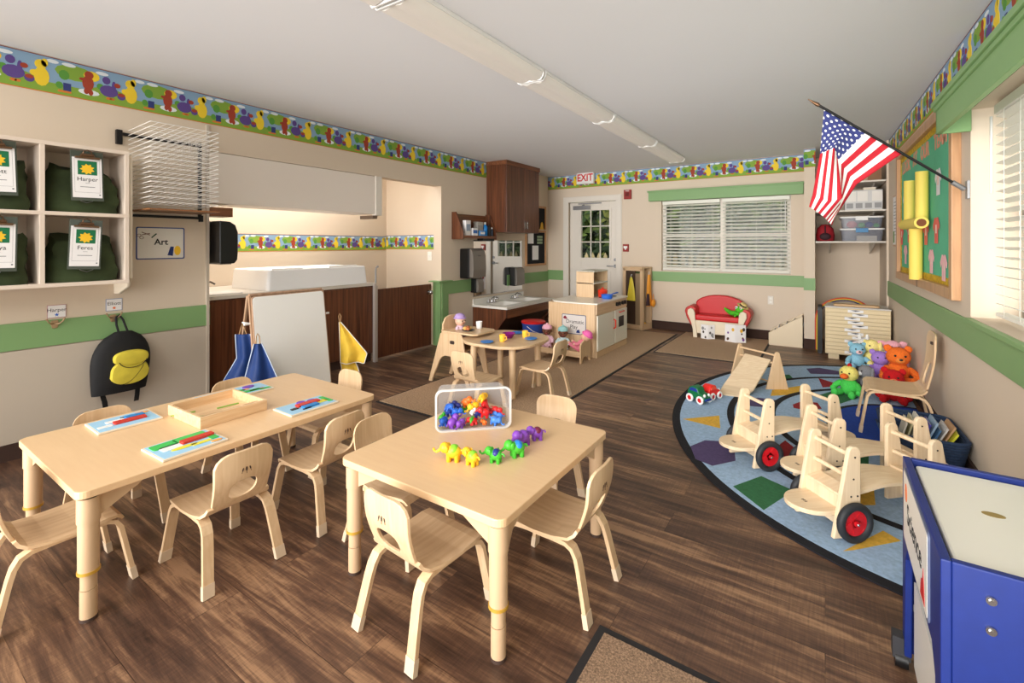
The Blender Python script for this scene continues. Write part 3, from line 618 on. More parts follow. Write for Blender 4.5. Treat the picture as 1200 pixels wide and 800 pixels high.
# half-height door
t = thing('half_door', 'low dark walnut half door closing the recess', 'half door', (-4.19, 3.95, 0))
L(MB(), t).box(-4.20, -4.165, 3.512, 4.395, .03, .80).build('door_leaf', WALNUT, t, bevel=.002)
L(MB(), t).cyl((-4.165, 4.34, .70), (-4.145, 4.34, .70), .028).cyl((-4.145, 4.34, .70), (-4.13, 4.34, .70), .012).ball((-4.115, 4.34, .70), (.018, .026, .026)).build('door_knob', CHROME, t)
# white moulded changing tray on the worktop
t = thing('changing_tray', 'white moulded changing tray on top of the counter', 'changing tray', (-4.5, 2.7, .878))
prof_o = lambda y: .15
ring = []
m = MB()
X0, X1, Y0, Y1 = -.36, .31, -.40, .72
def ringpts(x0, x1, y0, y1, z, r=.03): return [(p[0], p[1], z(p[1]) if callable(z) else z) for p in rrect(x0, x1, y0, y1, r, 4)]
def rimz(y):
    if -.22 < y < .28: return .118
    return .148
pts = [ringpts(X0, X1, Y0, Y1, 0.0), ringpts(X0+.012, X1-.008, Y0+.015, Y1-.02, .18), ringpts(X0+.02, X1-.016, Y0+.024, Y1-.03, .19), ringpts(X0+.035, X1-.03, Y0+.04, Y1-.05, .18), ringpts(X0+.09, X1-.08, Y0+.10, Y1-.11, .05)]
k = len(pts[0]); vs = [p for r in pts for p in r]
m.add(vs, [(r*k+i, r*k+(i+1) % k, (r+1)*k+(i+1) % k, (r+1)*k+i) for r in range(4) for i in range(k)]+[tuple(range(k))[::-1], tuple(4*k+i for i in range(k))], 0, False)
m.build('tray_shell', mat('tray_white', (250, 250, 250), .35), t, bevel=.004)
MB().box(X0+.10, X1-.09, Y0+.12, Y1-.13, .051, .09).build('changing_pad', mat('pad_white', (232, 232, 230), .5), t, bevel=.02, seg=3)
MB().box(X1-.075, X1-.05, .28, Y1-.10, .17, .205).box(X1-.075, X1-.05, Y0+.08, -.02, .17, .198).build('raised_rim', WHITE, t, bevel=.008)
t = thing('counter_tap', 'dark curved tap at the near end of the counter', 'tap', (-4.62, 1.93, .878))
MB().cyl((0, 0, 0), (0, 0, .03), .02).tube([(0, 0, .0), (0, 0, .06), (.02, .02, .085), (.06, .06, .09), (.085, .085, .07)], .009).build('spout', mat('dark_steel', (96, 88, 82), .3, .8), t)
tag(MB().box(-4.50, -4.22, 1.80, 2.10, .878, .886).build('paper_pad', mat('liner_white', (228, 226, 220), .6), bevel=.001), 'flat white liner sheet on the counter before the tray', 'paper')
# upper hatch cabinet
t = thing('wall_hatch', 'long off-white upper cabinet front above the recess', 'cabinet', (LW, 2.6, 1.62))
L(MB(), t).box(-4.45, LW+.006, 1.0+.77, 3.44, 1.635, 2.045).build('front_panel', mat('hatch_offwhite', (236, 226, 216), .45), t, bevel=.003)
L(MB(), t).box(LW-.05, LW+.018, 3.44, 3.525, 1.62, 2.048).build('side_guide', TRIMW, t, bevel=.003)
L(MB(), t).box(-4.35, LW-.03, 3.44, 3.50, 1.585, 1.622).build('lower_bracket', mat('bracket_brown', (110, 92, 76), .5), t, bevel=.003)
t = thing('recess_box', 'brown wooden box fixed above the black towel dispenser', 'box', (LW-.08, 1.82, 1.53)); MB().box(-.10, .08, -.04, .14, .0, .075).build('box_body', WALNUTH, t, bevel=.002); MB().box(.08, .084, -.03, .13, .008, .067).build('front_panel', WALNUTH, t)

# ================================================================ EASEL WITH APRONS
t = thing('whiteboard_easel', 'two-sided wooden easel with a white board by the counter', 'easel', (-3.55, 2.11, 0))
TW = wood('easel_wood', (158, 124, 98), (186, 152, 124), (14, 14, 1))
def bd(m): m.T = Matrix.Translation((.0, 0, .93)) @ Matrix.Rotation(math.radians(-8), 4, 'Y') @ Matrix.Translation((0, 0, -.93)); return m
m = bd(MB()); m.prism([(y, z) for y, z in rrect(-.30, .30, .12, .915, .03)], .012, .03, 'x').build('board_frame', TW, t, bevel=.002)
m = bd(MB()); m.prism([(y, z) for y, z in rrect(-.293, .293, .135, .908, .025)], .03, .0325, 'x').build('white_board', mat('whiteboard', (246, 245, 242), .25), t)
for y in (-.302, .302):
    m = bd(MB()); m.box(-.002, .018, y-.008, y+.008, .0, .92); m.build('leg', TW, t)
    m = MB(); m.T = Matrix.Translation((0, 0, .93)) @ Matrix.Rotation(math.radians(13), 4, 'Y') @ Matrix.Translation((0, 0, -.93)); m.box(-.018, .002, y-.008, y+.008, .02, .92); m.build('leg', TW, t)
    MB().cyl((.03, y*1.03, .72), (-.07, y*1.03, .72), .006).cyl((.03, y*1.0, .72), (.03, y*1.16, .72), .009).build('peg', WHITE, t)
m = bd(MB()); m.box(-.0, .03, -.29, .29, .10, .125).build('tray_ledge', TW, t)
MB().cyl((0, -.30, .925), (0, .30, .925), .012).build('top_bar', TW, t)
def apron(name, label, loc, rotz, pts, trim, mt, tm, amp=.02):
    t = thing(name, label, 'apron', loc, rotz, 'painting aprons on the easel')
    n = 22; m = MB(); vs = []
    for j in range(n+1):
        q = j/n
        a = pts(q)            # left x, right x, z
        for i in range(13):
            u = i/12; x = a[0]+(a[1]-a[0])*u
            vs.append((x, amp*math.sin(u*9+q*2)*(.4+q)+.03*q, a[2]))
    fs = [(j*13+i, j*13+i+1, (j+1)*13+i+1, (j+1)*13+i) for j in range(n) for i in range(12)]
    o = m.add(vs, fs, 0, True).build('cloth', mt, t); so = o.modifiers.new('thick', 'SOLIDIFY'); so.thickness = .003
    L1 = [vs[j*13] for j in range(n+1)]; R1 = [vs[j*13+12] for j in range(n+1)]; Bm = [vs[n*13+i] for i in range(13)]
    MB().tube(L1, .004, 5).tube(R1, .004, 5).tube(Bm, .004, 5).build('binding', tm, t)
    MB().tube([vs[3], (vs[6][0]-.01, 0, vs[0][2]+.05), (vs[6][0], -.01, vs[0][2]+.075), (vs[6][0]+.01, 0, vs[0][2]+.05), vs[9]], .004, 5).build('neck_loop', mat('tan_strap', (176, 140, 100), .7), t)
AB = mat('apron_blue', (16, 50, 108), .6, noise=.15, nscale=12); ABT = mat('apron_trim', (190, 205, 225), .7); AY = mat('apron_yellow', (240, 200, 70), .65, noise=.1, nscale=12); AYT = mat('apron_trim_white', (235, 230, 220), .7)
apron('painting_apron', 'blue apron hanging on the left peg, nearer the wall', (-3.58, 1.78, .28), .75, lambda q: (-.05-.13*max(0, q-.45)/.55*1.0, .05+.10*q, .36-.40*q), 1, AB, ABT)
apron('painting_apron', 'blue apron hanging in front on the left side of the easel', (-3.34, 1.77, .24), .9, lambda q: (-.03-.10*q, .02+.15*q, .36-.38*q), 1, AB, ABT)
apron('painting_apron', 'yellow apron hanging on the right side of the easel', (-3.44, 2.52, .22), .75, lambda q: (-.012+.0*q, .0+.22*min(1, q*1.3)-.05*max(0, q-.74)*2, .42-.36*q), 1, AY, AYT)
apron('painting_apron', 'yellow apron lower and behind the other yellow one', (-3.50, 2.56, .02), .75, lambda q: (.0+.02*q, .10+.06*math.sin(q*2.6), .30-.28*q), 1, AY, AYT)
# ================================================================ LEFT WALL, FAR END: shelf, cabinet, mirror, sinks
t = thing('wall_shelf', 'walnut wall shelf with slanted ends holding bottles and boxes', 'shelf', (LW, 5.1, 1.39))
sp = [(LW, 1.37), (LW+.19, 1.37), (LW+.19, 1.47), (LW+.07, 1.73), (LW, 1.73)]
L(MB(), t).prism([(x, z) for x, z in sp], 4.71, 4.73, 'y').build('side_panel', WALNUT, t, bevel=.002); L(MB(), t).prism([(x, z) for x, z in sp], 5.45, 5.47, 'y').build('side_panel', WALNUT, t, bevel=.002)
L(MB(), t).box(LW+.001, LW+.19, 4.73, 5.45, 1.385, 1.42).build('shelf_board', WALNUTH, t, bevel=.002); L(MB(), t).box(LW+.001, LW+.018, 4.73, 5.45, 1.42, 1.71).build('back_board', WALNUTH, t)
def bottle(name, label, cat, x, y, z, r, h, mt, capm, cap=.02, grp=None):
    t = thing(name, label, cat, (x, y, z), 0, grp)
    MB().lathe([(r*.9, 0), (r, .006), (r, h*.62), (r*.8, h*.74), (r*.4, h*.8), (r*.4, h*.86)], n=16).build('bottle_body', mt, t)
    MB().lathe([(r*.48, h*.84), (r*.48, h), (r*.3, h+.003)], n=12).build('bottle_cap', capm, t)
SH = 1.4205
def carton(name, label, x0, x1, y0, y1, z0, h, mt, capm, cat='box'):
    t = thing(name, label, cat, ((x0+x1)/2, (y0+y1)/2, z0)); w_, d_ = (x1-x0)/2, (y1-y0)/2
    MB().box(-w_, w_, -d_, d_, 0, h).build('carton_body', mt, t, bevel=.003); MB().box(w_, w_+.001, -d_*.8, d_*.8, h*.3, h*.75).build('printed_panel', capm, t)
carton('tissue_box', 'tall white carton at the left of the wall shelf', -3.99, -3.93, 4.80, 4.90, SH, .20, PAPER, mat('print_greyblue', (150, 165, 185), .7))
carton('tissue_box', 'low white and blue carton second from left on the wall shelf', -3.98, -3.92, 4.93, 5.04, SH, .10, PAPER, mat('print_blue', (60, 110, 180), .7))
carton('wipes_box', 'silver and blue box in the middle of the wall shelf', -4.02, -3.95, 5.07, 5.20, SH, .19, mat('silver_card', (180, 178, 172), .4), GREY)
bottle('cleaner_bottle', 'bright blue bottle right of the silver box on the shelf', 'bottle', -3.965, 5.26, SH, .035, .19, mat('bright_blue', (20, 130, 210), .3), WHITE)
bottle('cleaner_bottle', 'dark bottle next to the bright blue bottle on the shelf', 'bottle', -3.96, 5.345, SH, .022, .15, DARKG, BLACK)
bottle('spray_bottle', 'small dark bottle at the right end of the wall shelf', 'bottle', -3.955, 5.41, SH, .018, .12, mat('dark_bluegrey', (40, 50, 70), .4), WHITE)
carton('sponge_pack', 'small light blue pack lying at the front of the wall shelf', -3.945, -3.915, 5.08, 5.20, SH, .07, mat('light_blue_pack', (70, 150, 225), .4), PAPER)
t = thing('shelf_lamp', 'black under-shelf light bar below the wall shelf', 'light', (-4.0, 5.32, 1.384)); MB().box(-.05, .06, -.13, .13, -.035, 0).build('housing', BLACK, t, bevel=.004); MB().box(-.035, .045, -.115, .115, -.038, -.035).build('lens', DARKG, t)
# tall walnut cabinet up to the ceiling
t = thing('wall_cabinet', 'tall walnut upper cabinet with two doors reaching the ceiling', 'cabinet', (LW, 5.9, 1.475))
CF = -3.75
L(MB(), t).box(LW, CF-.02, 5.475, 6.39, 1.475, 2.44).build('cabinet_body', WALNUT, t, bevel=.002)
L(MB(), t).box(CF-.019, CF, 5.478, 5.955, 1.478, 2.435).build('door', WALNUT, t, bevel=.003)
o = L(MB(), t).box(CF-.019, CF, 5.96, 6.387, 1.478, 2.435).build('door', WALNUT, t, bevel=.003)
L(MB(), t).box(LW, CF+.012, 5.465, 6.40, 2.436, 2.499).build('crown_moulding', WALNUTH, t, bevel=.004)
for y in (5.925, 5.99): L(MB(), t).tube([(CF, y, 1.53), (CF+.03, y, 1.54), (CF+.03, y, 1.63), (CF, y, 1.64)], .005).build('door_handle', CHROME, t)
# mirror
t = thing('wall_mirror', 'large frameless mirror on the wall above the low sinks', 'mirror', (LW, 5.8, .58))
MB().box(.001, .006, -.635, .635, 0, .78).build('mirror_glass', MIRROR, t); MB().box(.0005, .008, -.64, .64, -.012, 0).build('bottom_channel', CHROME, t)
# paper towel and soap dispensers
DSP = mat('grey_silver_plastic', (128, 122, 116), .35, .3)
def disp(name, label, x, y, z, w_, h, d_, cat):
    t = thing(name, label, cat, (LW+x, y, z))
    MB().prism([(0, 0), (d_*.75, 0), (d_*.75, h), (0, h)], -w_/2, w_/2, 'y').build('back_housing', BLACK, t, bevel=.015, seg=3)
    MB().prism([(d_*.60, .012), (d_, .012), (d_*1.03, h*.3), (d_*1.0, h*.75), (d_*.9, h*.93), (d_*.70, h*1.01), (d_*.6, h*1.01)], -w_/2+.012, w_/2-.0, 'y').build('front_cover', DSP, t, bevel=.008, seg=3)
    return t
t = disp('towel_dispenser', 'large grey and black paper towel dispenser left of the mirror', 0, 5.02, .845, .30, .40, .22, 'paper towel dispenser'); MB().box(.21, .223, -.03, .03, .30, .306).build('emblem_bar', DARKG, t)
disp('soap_dispenser', 'narrow black and grey soap dispenser below the large towel dispenser', 0, 5.17, .63, .14, .20, .13, 'soap dispenser')
disp('soap_dispenser', 'rounded black soap dispenser on the mirror above the far sink', .007, 6.18, .655, .24, .285, .13, 'soap dispenser')
# low sink counter
t = thing('sink_counter', 'low walnut washing counter with a white top and two sinks', 'sink counter', (-3.8, 5.8, 0))
SY0, SY1, SZ = 5.15, 6.46, .462
m = L(MB(), t)
m.prism([(LW+.001, .001), (-3.88, .001), (-3.70, .12), (-3.53, .33), (-3.53, SZ-.03), (LW+.001, SZ-.03)], SY0+.005, SY0+.03, 'y').build('side_panel', WALNUT, t, bevel=.002); L(MB(), t).prism([(LW+.001, .001), (-3.88, .001), (-3.70, .12), (-3.53, .33), (-3.53, SZ-.03), (LW+.001, SZ-.03)], SY1-.03, SY1-.005, 'y').build('side_panel', WALNUT, t, bevel=.002)
L(MB(), t).box(-3.555, -3.53, SY0+.03, SY1-.03, .31, SZ-.03).build('front_fascia', WALNUTH, t, bevel=.002)
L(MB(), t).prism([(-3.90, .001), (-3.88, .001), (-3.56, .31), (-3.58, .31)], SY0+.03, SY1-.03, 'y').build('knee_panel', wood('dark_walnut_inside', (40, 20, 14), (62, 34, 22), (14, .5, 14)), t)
m = L(MB(), t); xs = [LW+.001, -3.95, -3.66, -3.51]; ysn = [SY0-.01, 5.28, 5.72, 5.90, 6.32, SY1]
for i in range(3):
    for j in range(5):
        if i == 1 and j in (1, 3): continue
        m.box(xs[i], xs[i+1], ysn[j], ysn[j+1], SZ-.03, SZ)
m.box(LW+.001, LW+.016, SY0, SY1, SZ, SZ+.075); m.build('worktop', mat('solid_white_top', (236, 233, 226), .25), t)
for y0, y1 in ((5.28, 5.72), (5.90, 6.32)):
    m = L(MB(), t); a = [(p[0], p[1], SZ-.002) for p in rrect(-3.95, -3.66, y0, y1, .05)]; b_ = [(p[0], p[1], SZ-.10) for p in rrect(-3.92, -3.69, y0+.04, y1-.04, .06)]; k = len(a)
    m.add(a+b_, [(i, (i+1) % k, k+(i+1) % k, k+i) for i in range(k)]+[tuple(k+i for i in range(k))], 0, True); m.build('sink_bowl', mat('solid_white_top', (236, 233, 226), .25), t)
    y = (y0+y1)/2
    tp = L(MB(), t)
    tp.box(-4.05, -4.0, y-.09, y+.09, SZ, SZ+.015).tube([(-4.02, y, SZ+.01), (-4.02, y, SZ+.06), (-3.98, y, SZ+.085), (-3.92, y, SZ+.075), (-3.90, y, SZ+.055)], .010)
    for s_ in (-1, 1): tp.cyl((-4.025, y+s_*.075, SZ), (-4.025, y+s_*.075, SZ+.045), .012).cyl((-4.025, y+s_*.075, SZ+.045), (-3.99, y+s_*.09, SZ+.055), .006)
    tp.build('mixer_tap', CHROME, t, label='chrome two-handle tap')
# notice board and bracket
t = thing('notice_board', 'oak framed black notice board with white papers above the sinks', 'notice board', (LW, 6.86, .94))
OAK = wood('oak_frame', (170, 122, 78), (200, 150, 102), (14, 14, 1))
m = MB()
for y0, y1, z0, z1 in ((-.33, -.295, 0, .60), (.295, .33, 0, .60), (-.295, .295, 0, .035), (-.295, .295, .565, .60)): m.box(0, .025, y0, y1, z0, z1)
m.build('oak_frame', OAK, t, bevel=.002); MB().box(.002, .012, -.295, .295, .035, .565).build('black_felt', mat('black_felt', (24, 24, 28), .95), t)
for i, (y, z, a, b_) in enumerate(((-.17, .46, .09, .085), (-.02, .22, .10, .12), (.13, .44, .09, .02), (.13, .49, .09, .018), (.13, .39, .09, .018))):
    t2 = tag(MB().box(0, .0015, -a, a, -b_, b_).build('paper_sheet', PAPER if i < 2 else mat('strip_green', (150, 170, 140), .8), loc=(LW+.0122, 6.86+y, .94+z)), ['white paper at the upper left of the notice board', 'white paper with writing at the middle of the notice board', 'pale green strip, middle of three on the notice board', 'pale green strip, topmost of three on the notice board', 'pale green strip, lowest of three on the notice board'][i], 'paper', 'papers on the notice board')
t = thing('upper_notice_board', 'oak framed dark board beside the tall cabinet with a yellow bell shape', 'notice board', (LW, 6.86, 1.56))
m = MB()
for y0, y1, z0, z1 in ((-.33, -.295, 0, .40), (.295, .33, 0, .40), (-.295, .295, .365, .40)): m.box(0, .025, y0, y1, z0, z1)
m.build('oak_frame', OAK, t); MB().box(.002, .012, -.295, .295, .0, .365).build('black_felt', mat('black_felt', (24, 24, 28), .95), t)
MB().prism([(.12, .0), (.27, .0), (.25, .03), (.235, .10), (.20, .13), (.16, .10), (.14, .03)], .012, .016, 'x').build('yellow_bell', mat('bell_yellow', (230, 180, 60), .6), t)
t = thing('toy_bucket', 'blue bucket with a red lid on the floor below the sinks', 'bucket', (-3.18, 5.27, 0))
MB().lathe([(.115, 0), (.125, .01), (.15, .265), (.155, .27), (.155, .28), (.145, .28)], n=28).build('bucket_body', mat('bucket_blue', (52, 82, 168), .4), t); MB().lathe([(.158, .278), (.160, .285), (.160, .300), (.150, .306), (.02, .308)], n=28).build('bucket_lid', RED, t)
MB().tube([(.0, -.158, .25), (.09, -.165, .20), (.15, -.08, .16), (.165, 0, .15), (.15, .08, .16), (.09, .165, .20), (0, .158, .25)], .004, 6).build('handle', WHITE, t)

# ================================================================ PLAY KITCHEN
t = thing('play_kitchen', 'birch play kitchen with white top, cupboard and oven door', 'play kitchen', (-2.46, 5.45, 0))
KX0, KX1, KY0, KY1, KZ = -2.78, -2.15, 4.96, 5.93, .632
L(MB(), t).box(KX0, KX1-.02, KY0, KY0+.018, .001, KZ-.018).build('side_panel', BIRCH, t, bevel=.002)
L(MB(), t).box(KX0, KX1-.02, KY1-.018, KY1, .001, KZ-.018).build('side_panel', BIRCH, t, bevel=.002)
m = L(MB(), t).box(KX0+.0, KX0+.015, KY0+.018, KY1-.018, .001, KZ-.018).box(KX0+.015, KX1-.03, KY0+.018, KY1-.018, .06, .075); m.build('back_and_floor_panel', BIRCH, t)
L(MB(), t).box(KX1-.03, KX1-.005, KY0, KY1, .001, .075).build('plinth', BIRCH, t, bevel=.002)
L(MB(), t).box(KX1-.03, KX1-.004, KY0, KY1, KZ-.13, KZ-.018).build('control_panel', BIRCHY, t, bevel=.002)
L(MB(), t).box(KX1-.028, KX1-.012, KY0+.0, KY1, .075, KZ-.13).build('face_frame', BIRCH, t)
top = [(KX0-.0, KY0+.10), (KX0+.06, KY0+.02), (KX0+.2, KY0-.03), (KX0+.42, KY0-.035), (KX1+.006, KY0-.008), (KX1+.006, KY1+.006), (KX0, KY1+.006)]
L(MB(), t).prism(top, KZ-.018, KZ, 'z').build('worktop', mat('kitchen_top_white', (234, 228, 214), .3), t, bevel=.003)
KD = mat('kitchen_door_cream', (232, 230, 216), .3)
dr = L(MB(), t).box(KX1-.012, KX1+.004, KY0+.015, KY0+.515, .085, KZ-.145).build('cupboard_door', KD, t, bevel=.003)
L(MB(), t).tube([(KX1+.004, KY0+.49, .28), (KX1+.03, KY0+.49, .29), (KX1+.03, KY0+.49, .38), (KX1+.004, KY0+.49, .39)], .009).build('door_handle', mat('handle_red', (215, 60, 40), .4), t)
ov = L(MB(), t).box(KX1-.012, KX1+.004, KY0+.545, KY1-.015, .085, KZ-.145).build('oven_door', KD, t, bevel=.003)
L(MB(), t).box(KX1+.004, KX1+.007, KY0+.66, KY0+.83, .27, .40).build('oven_window', BLACK, t, bevel=.002)
L(MB(), t).tube([(KX1+.004, KY0+.67, .455), (KX1+.022, KY0+.675, .458), (KX1+.022, KY0+.81, .458), (KX1+.004, KY0+.815, .455)], .007).build('oven_handle', mat('handle_red', (215, 60, 40), .4), t)
for q in (.60, .68, .79, .87): L(MB(), t).cyl((KX1-.004, KY0+q, KZ-.07), (KX1+.018, KY0+q, KZ-.07), .024, n=14).box(KX1+.016, KX1+.026, KY0+q-.005, KY0+q+.005, KZ-.09, KZ-.05).build('knob', BLACK, t)
for q in (.60, .82): L(MB(), t).cyl((KX1-.16, KY0+q, KZ), (KX1-.16, KY0+q, KZ+.003), .07, n=24).build('hob_ring', DARKG, t)
# shelf hutch standing on it
t = thing('kitchen_hutch', 'small white and birch shelf unit standing on the play kitchen', 'shelf unit', (-2.52, 5.70, KZ))
HX0, HX1, HY0, HY1 = -2.66, -2.42, 5.475, 5.93
L(MB(), t).box(HX0, HX1, HY0, HY0+.016, KZ, .96).build('side_panel', BIRCH, t, bevel=.002); L(MB(), t).box(HX0, HX1, HY1-.016, HY1, KZ, .96).build('side_panel', BIRCH, t, bevel=.002)
L(MB(), t).box(HX0, HX0+.01, HY0+.016, HY1-.016, KZ, .96).build('back_panel', BIRCH, t)
for z in (.95, .80): L(MB(), t).box(HX0+.01, HX1+.006, HY0-.0, HY1, z, z+.016) .build('shelf_board', KD, t, bevel=.002)
t = thing('toy_pot', 'red toy cooking pot at the back of the play stove', 'toy pot', (-2.36, 5.62, KZ))
MB().lathe([(.05, 0), (.058, .01), (.062, .075), (.066, .08), (.058, .08), (.052, .012)], n=20).build('pot_body', mat('pot_red', (228, 60, 36), .35), t)
MB().lathe([(.064, .08), (.05, .098), (.012, .104), (.014, .122), (.004, .124)], n=20).build('pot_lid', mat('pot_red', (228, 60, 36), .35), t)
for s_ in (-1, 1): MB().tube([(0, s_*.058, .06), (0, s_*.085, .065), (0.02, s_*.085, .065), (.02, s_*.056, .06)], .005).build('pot_handle', mat('pot_red', (228, 60, 36), .35), t)
t = thing('toy_pan', 'blue toy saucepan with a long handle at the front of the play stove', 'toy pan', (-2.24, 5.47, KZ))
MB().lathe([(.055, 0), (.066, .008), (.072, .05), (.076, .053), (.068, .053), (.060, .012)], n=22).build('pan_body', BLU, t); MB().tube([(.03, .06, .045), (.04, .09, .055), (.055, .17, .062), (.055, .22, .060)], [.008, .008, .010, .009]).build('pan_handle', BLU, t)
t = thing('dramatic_play_sign', 'white sign with a blue-grey edge reading Dramatic Play on the kitchen side', 'sign', (-2.44, KY0, .37))
m = MB(); m.T = frame((0, 0, 0), (1, 0, 0), (0, 0, 1), (0, -1, 0)); m.prism(rrect(-.155, .155, -.115, .115, .014), 0, .004, 'z').build('sign_edge', mat('sign_edge_grey', (96, 104, 130), .4), t)
m = MB(); m.T = frame((0, 0, 0), (1, 0, 0), (0, 0, 1), (0, -1, 0)); m.prism(rrect(-.147, .147, -.107, .107, .01), .004, .0048, 'z').build('sign_face', mat('sign_face_grey', (214, 208, 204), .4), t)
fs_ = lambda x, z, d=.005: frame((x, -d, z), (1, 0, 0), (0, 0, 1), (0, -1, 0))
text('lettering', 'Dramatic', .062, fs_(.015, .03), INK, t, ext=.0003); text('lettering', 'Play', .062, fs_(.0, -.03), INK, t, ext=.0003)
m = MB(); m.T = fs_(-.11, .075); m.prism([(-.03, -.01), (-.005, -.02), (.03, -.015), (.015, .0), (.005, .02), (-.015, .015)], 0, .0006, 'z').build('hat_picture', mat('print_maroon', (130, 30, 50), .7), t)
m = MB(); m.T = fs_(.06, -.075); m.prism([(-.03, -.02), (.02, -.02), (.01, .02), (-.02, .01)], 0, .0006, 'z').build('shoe_picture', mat('print_navy', (30, 50, 110), .7), t)

# ================================================================ DRESS-UP WARDROBE
t = thing('dress_up_wardrobe', 'open birch dress-up wardrobe with clothes beside the exit door', 'wardrobe', (-2.635, 7.085, 0), math.radians(-14))
WW, WD, WH = .345, .27, .955
for x in (0, WW-.045): MB().box(x, x+.045, 0, .018, .07, WH-.02).build('front_stile', BIRCH, t, bevel=.002)
MB().box(0, WW, 0, .018, .001, .07).box(0, WW, 0, .018, WH-.06, WH-.02).build('front_rail', BIRCHX, t, bevel=.002)
MB().box(-.005, WW+.005, -.004, WD, WH-.02, WH).build('top_panel', BIRCHX, t, bevel=.003)
MB().box(0, .016, .018, WD, .001, WH-.02).build('side_panel', BIRCH, t); MB().box(.016, WW, WD-.014, WD, .001, WH-.02).build('back_panel', BIRCH, t)
MB().box(WW-.016, WW, .018, .05, .07, WH-.02).box(WW-.016, WW, WD-.04, WD, .07, WH-.02).box(WW-.016, WW, .018, WD, .001, .09).build('side_frame', BIRCH, t)
MB().box(.016, WW-.016, .018, WD-.014, .05, .065).build('bottom_shelf', BIRCH, t)
MB().box(.045, .21, .02, .026, .07, WH-.06).build('dark_inside_panel', mat('painted_inside_shade', (74, 58, 48), .15), t, label='panel painted as the dark inside behind the front frame'); MB().box(.21, .30, .02, .03, .07, WH-.1).build('inner_panel', mat('inner_panel_tan', (150, 128, 100), .5), t)  # shade inside the wardrobe put into a plain brown panel's colour
MB().cyl((.02, .14, WH-.07), (WW-.02, .14, WH-.07), .007).build('hanging_rod', BIRCHX, t)
def garment(name, label, loc, rz, w0, w1, h, mt, depth=.05):
    t = thing(name, label, 'clothes', loc, rz, 'dress-up clothes in the wardrobe'); m = MB(); n = 20; rows = 8; vs = []
    for j in range(rows+1):
        q = j/rows; ww = w0+(w1-w0)*q**.7
        for i in range(n):
            a = 2*PI*i/n; vs.append((ww*math.cos(a)*(1+.12*math.sin(3*a+q*3)), depth*math.sin(a)*(.6+.4*q), -h*q))
    m.add(vs, [(j*n+i, j*n+(i+1) % n, (j+1)*n+(i+1) % n, (j+1)*n+i) for j in range(rows) for i in range(n)]+[tuple(range(n))[::-1], tuple(rows*n+i for i in range(n))], 0, True).build('cloth_body', mt, t)
    MB().tube([(0, 0, -.01), (0, 0, .03), (.01, 0, .045), (.018, 0, .03)], .003, 5).build('hanger_hook', WHITE, t)
R14 = Matrix.Rotation(math.radians(-14), 3, 'Z'); wp = lambda x, y, z: tuple(Vector((-2.635, 7.085, 0))+R14 @ Vector((x, y, z)))
garment('yellow_raincoat', 'yellow raincoat hanging at the front of the dress-up wardrobe', wp(.165, -.028, .80), math.radians(-14), .015, .075, .36, mat('raincoat_yellow', (226, 206, 60), .5), .02)
garment('orange_costume', 'orange costume hanging in the open side of the wardrobe', wp(WW+.02, .15, .84), math.radians(76), .02, .075, .48, mat('costume_orange', (240, 160, 50), .6), .03)
garment('dark_costume', 'black and pink costume hanging low in the wardrobe side', wp(WW+.03, .11, .55), math.radians(76), .02, .05, .18, mat('costume_dark', (60, 34, 44), .7), .025)
t = thing('orange_bag', 'small orange bag hanging at the wardrobe side', 'bag', wp(WW+.06, .21, .40)); MB().ball((0, 0, 0), (.03, .05, .06)).build('bag_body', mat('costume_orange', (240, 160, 50), .6), t); MB().tube([(0, -.03, .05), (0, 0, .14), (0, .03, .05)], .003, 5).build('bag_strap', mat('costume_orange', (240, 160, 50), .6), t)
t = thing('yellow_boot', 'yellow rain boot on the wardrobe floor', 'boot', wp(WW-.09, .12, .066)); MB().lathe([(.03, 0), (.032, .02), (.026, .05), (.03, .13), (.026, .13), (.02, .04)], n=14).ball((.035, 0, .02), (.04, .026, .02)).build('boot_body', mat('boot_yellow', (245, 185, 40), .4), t)

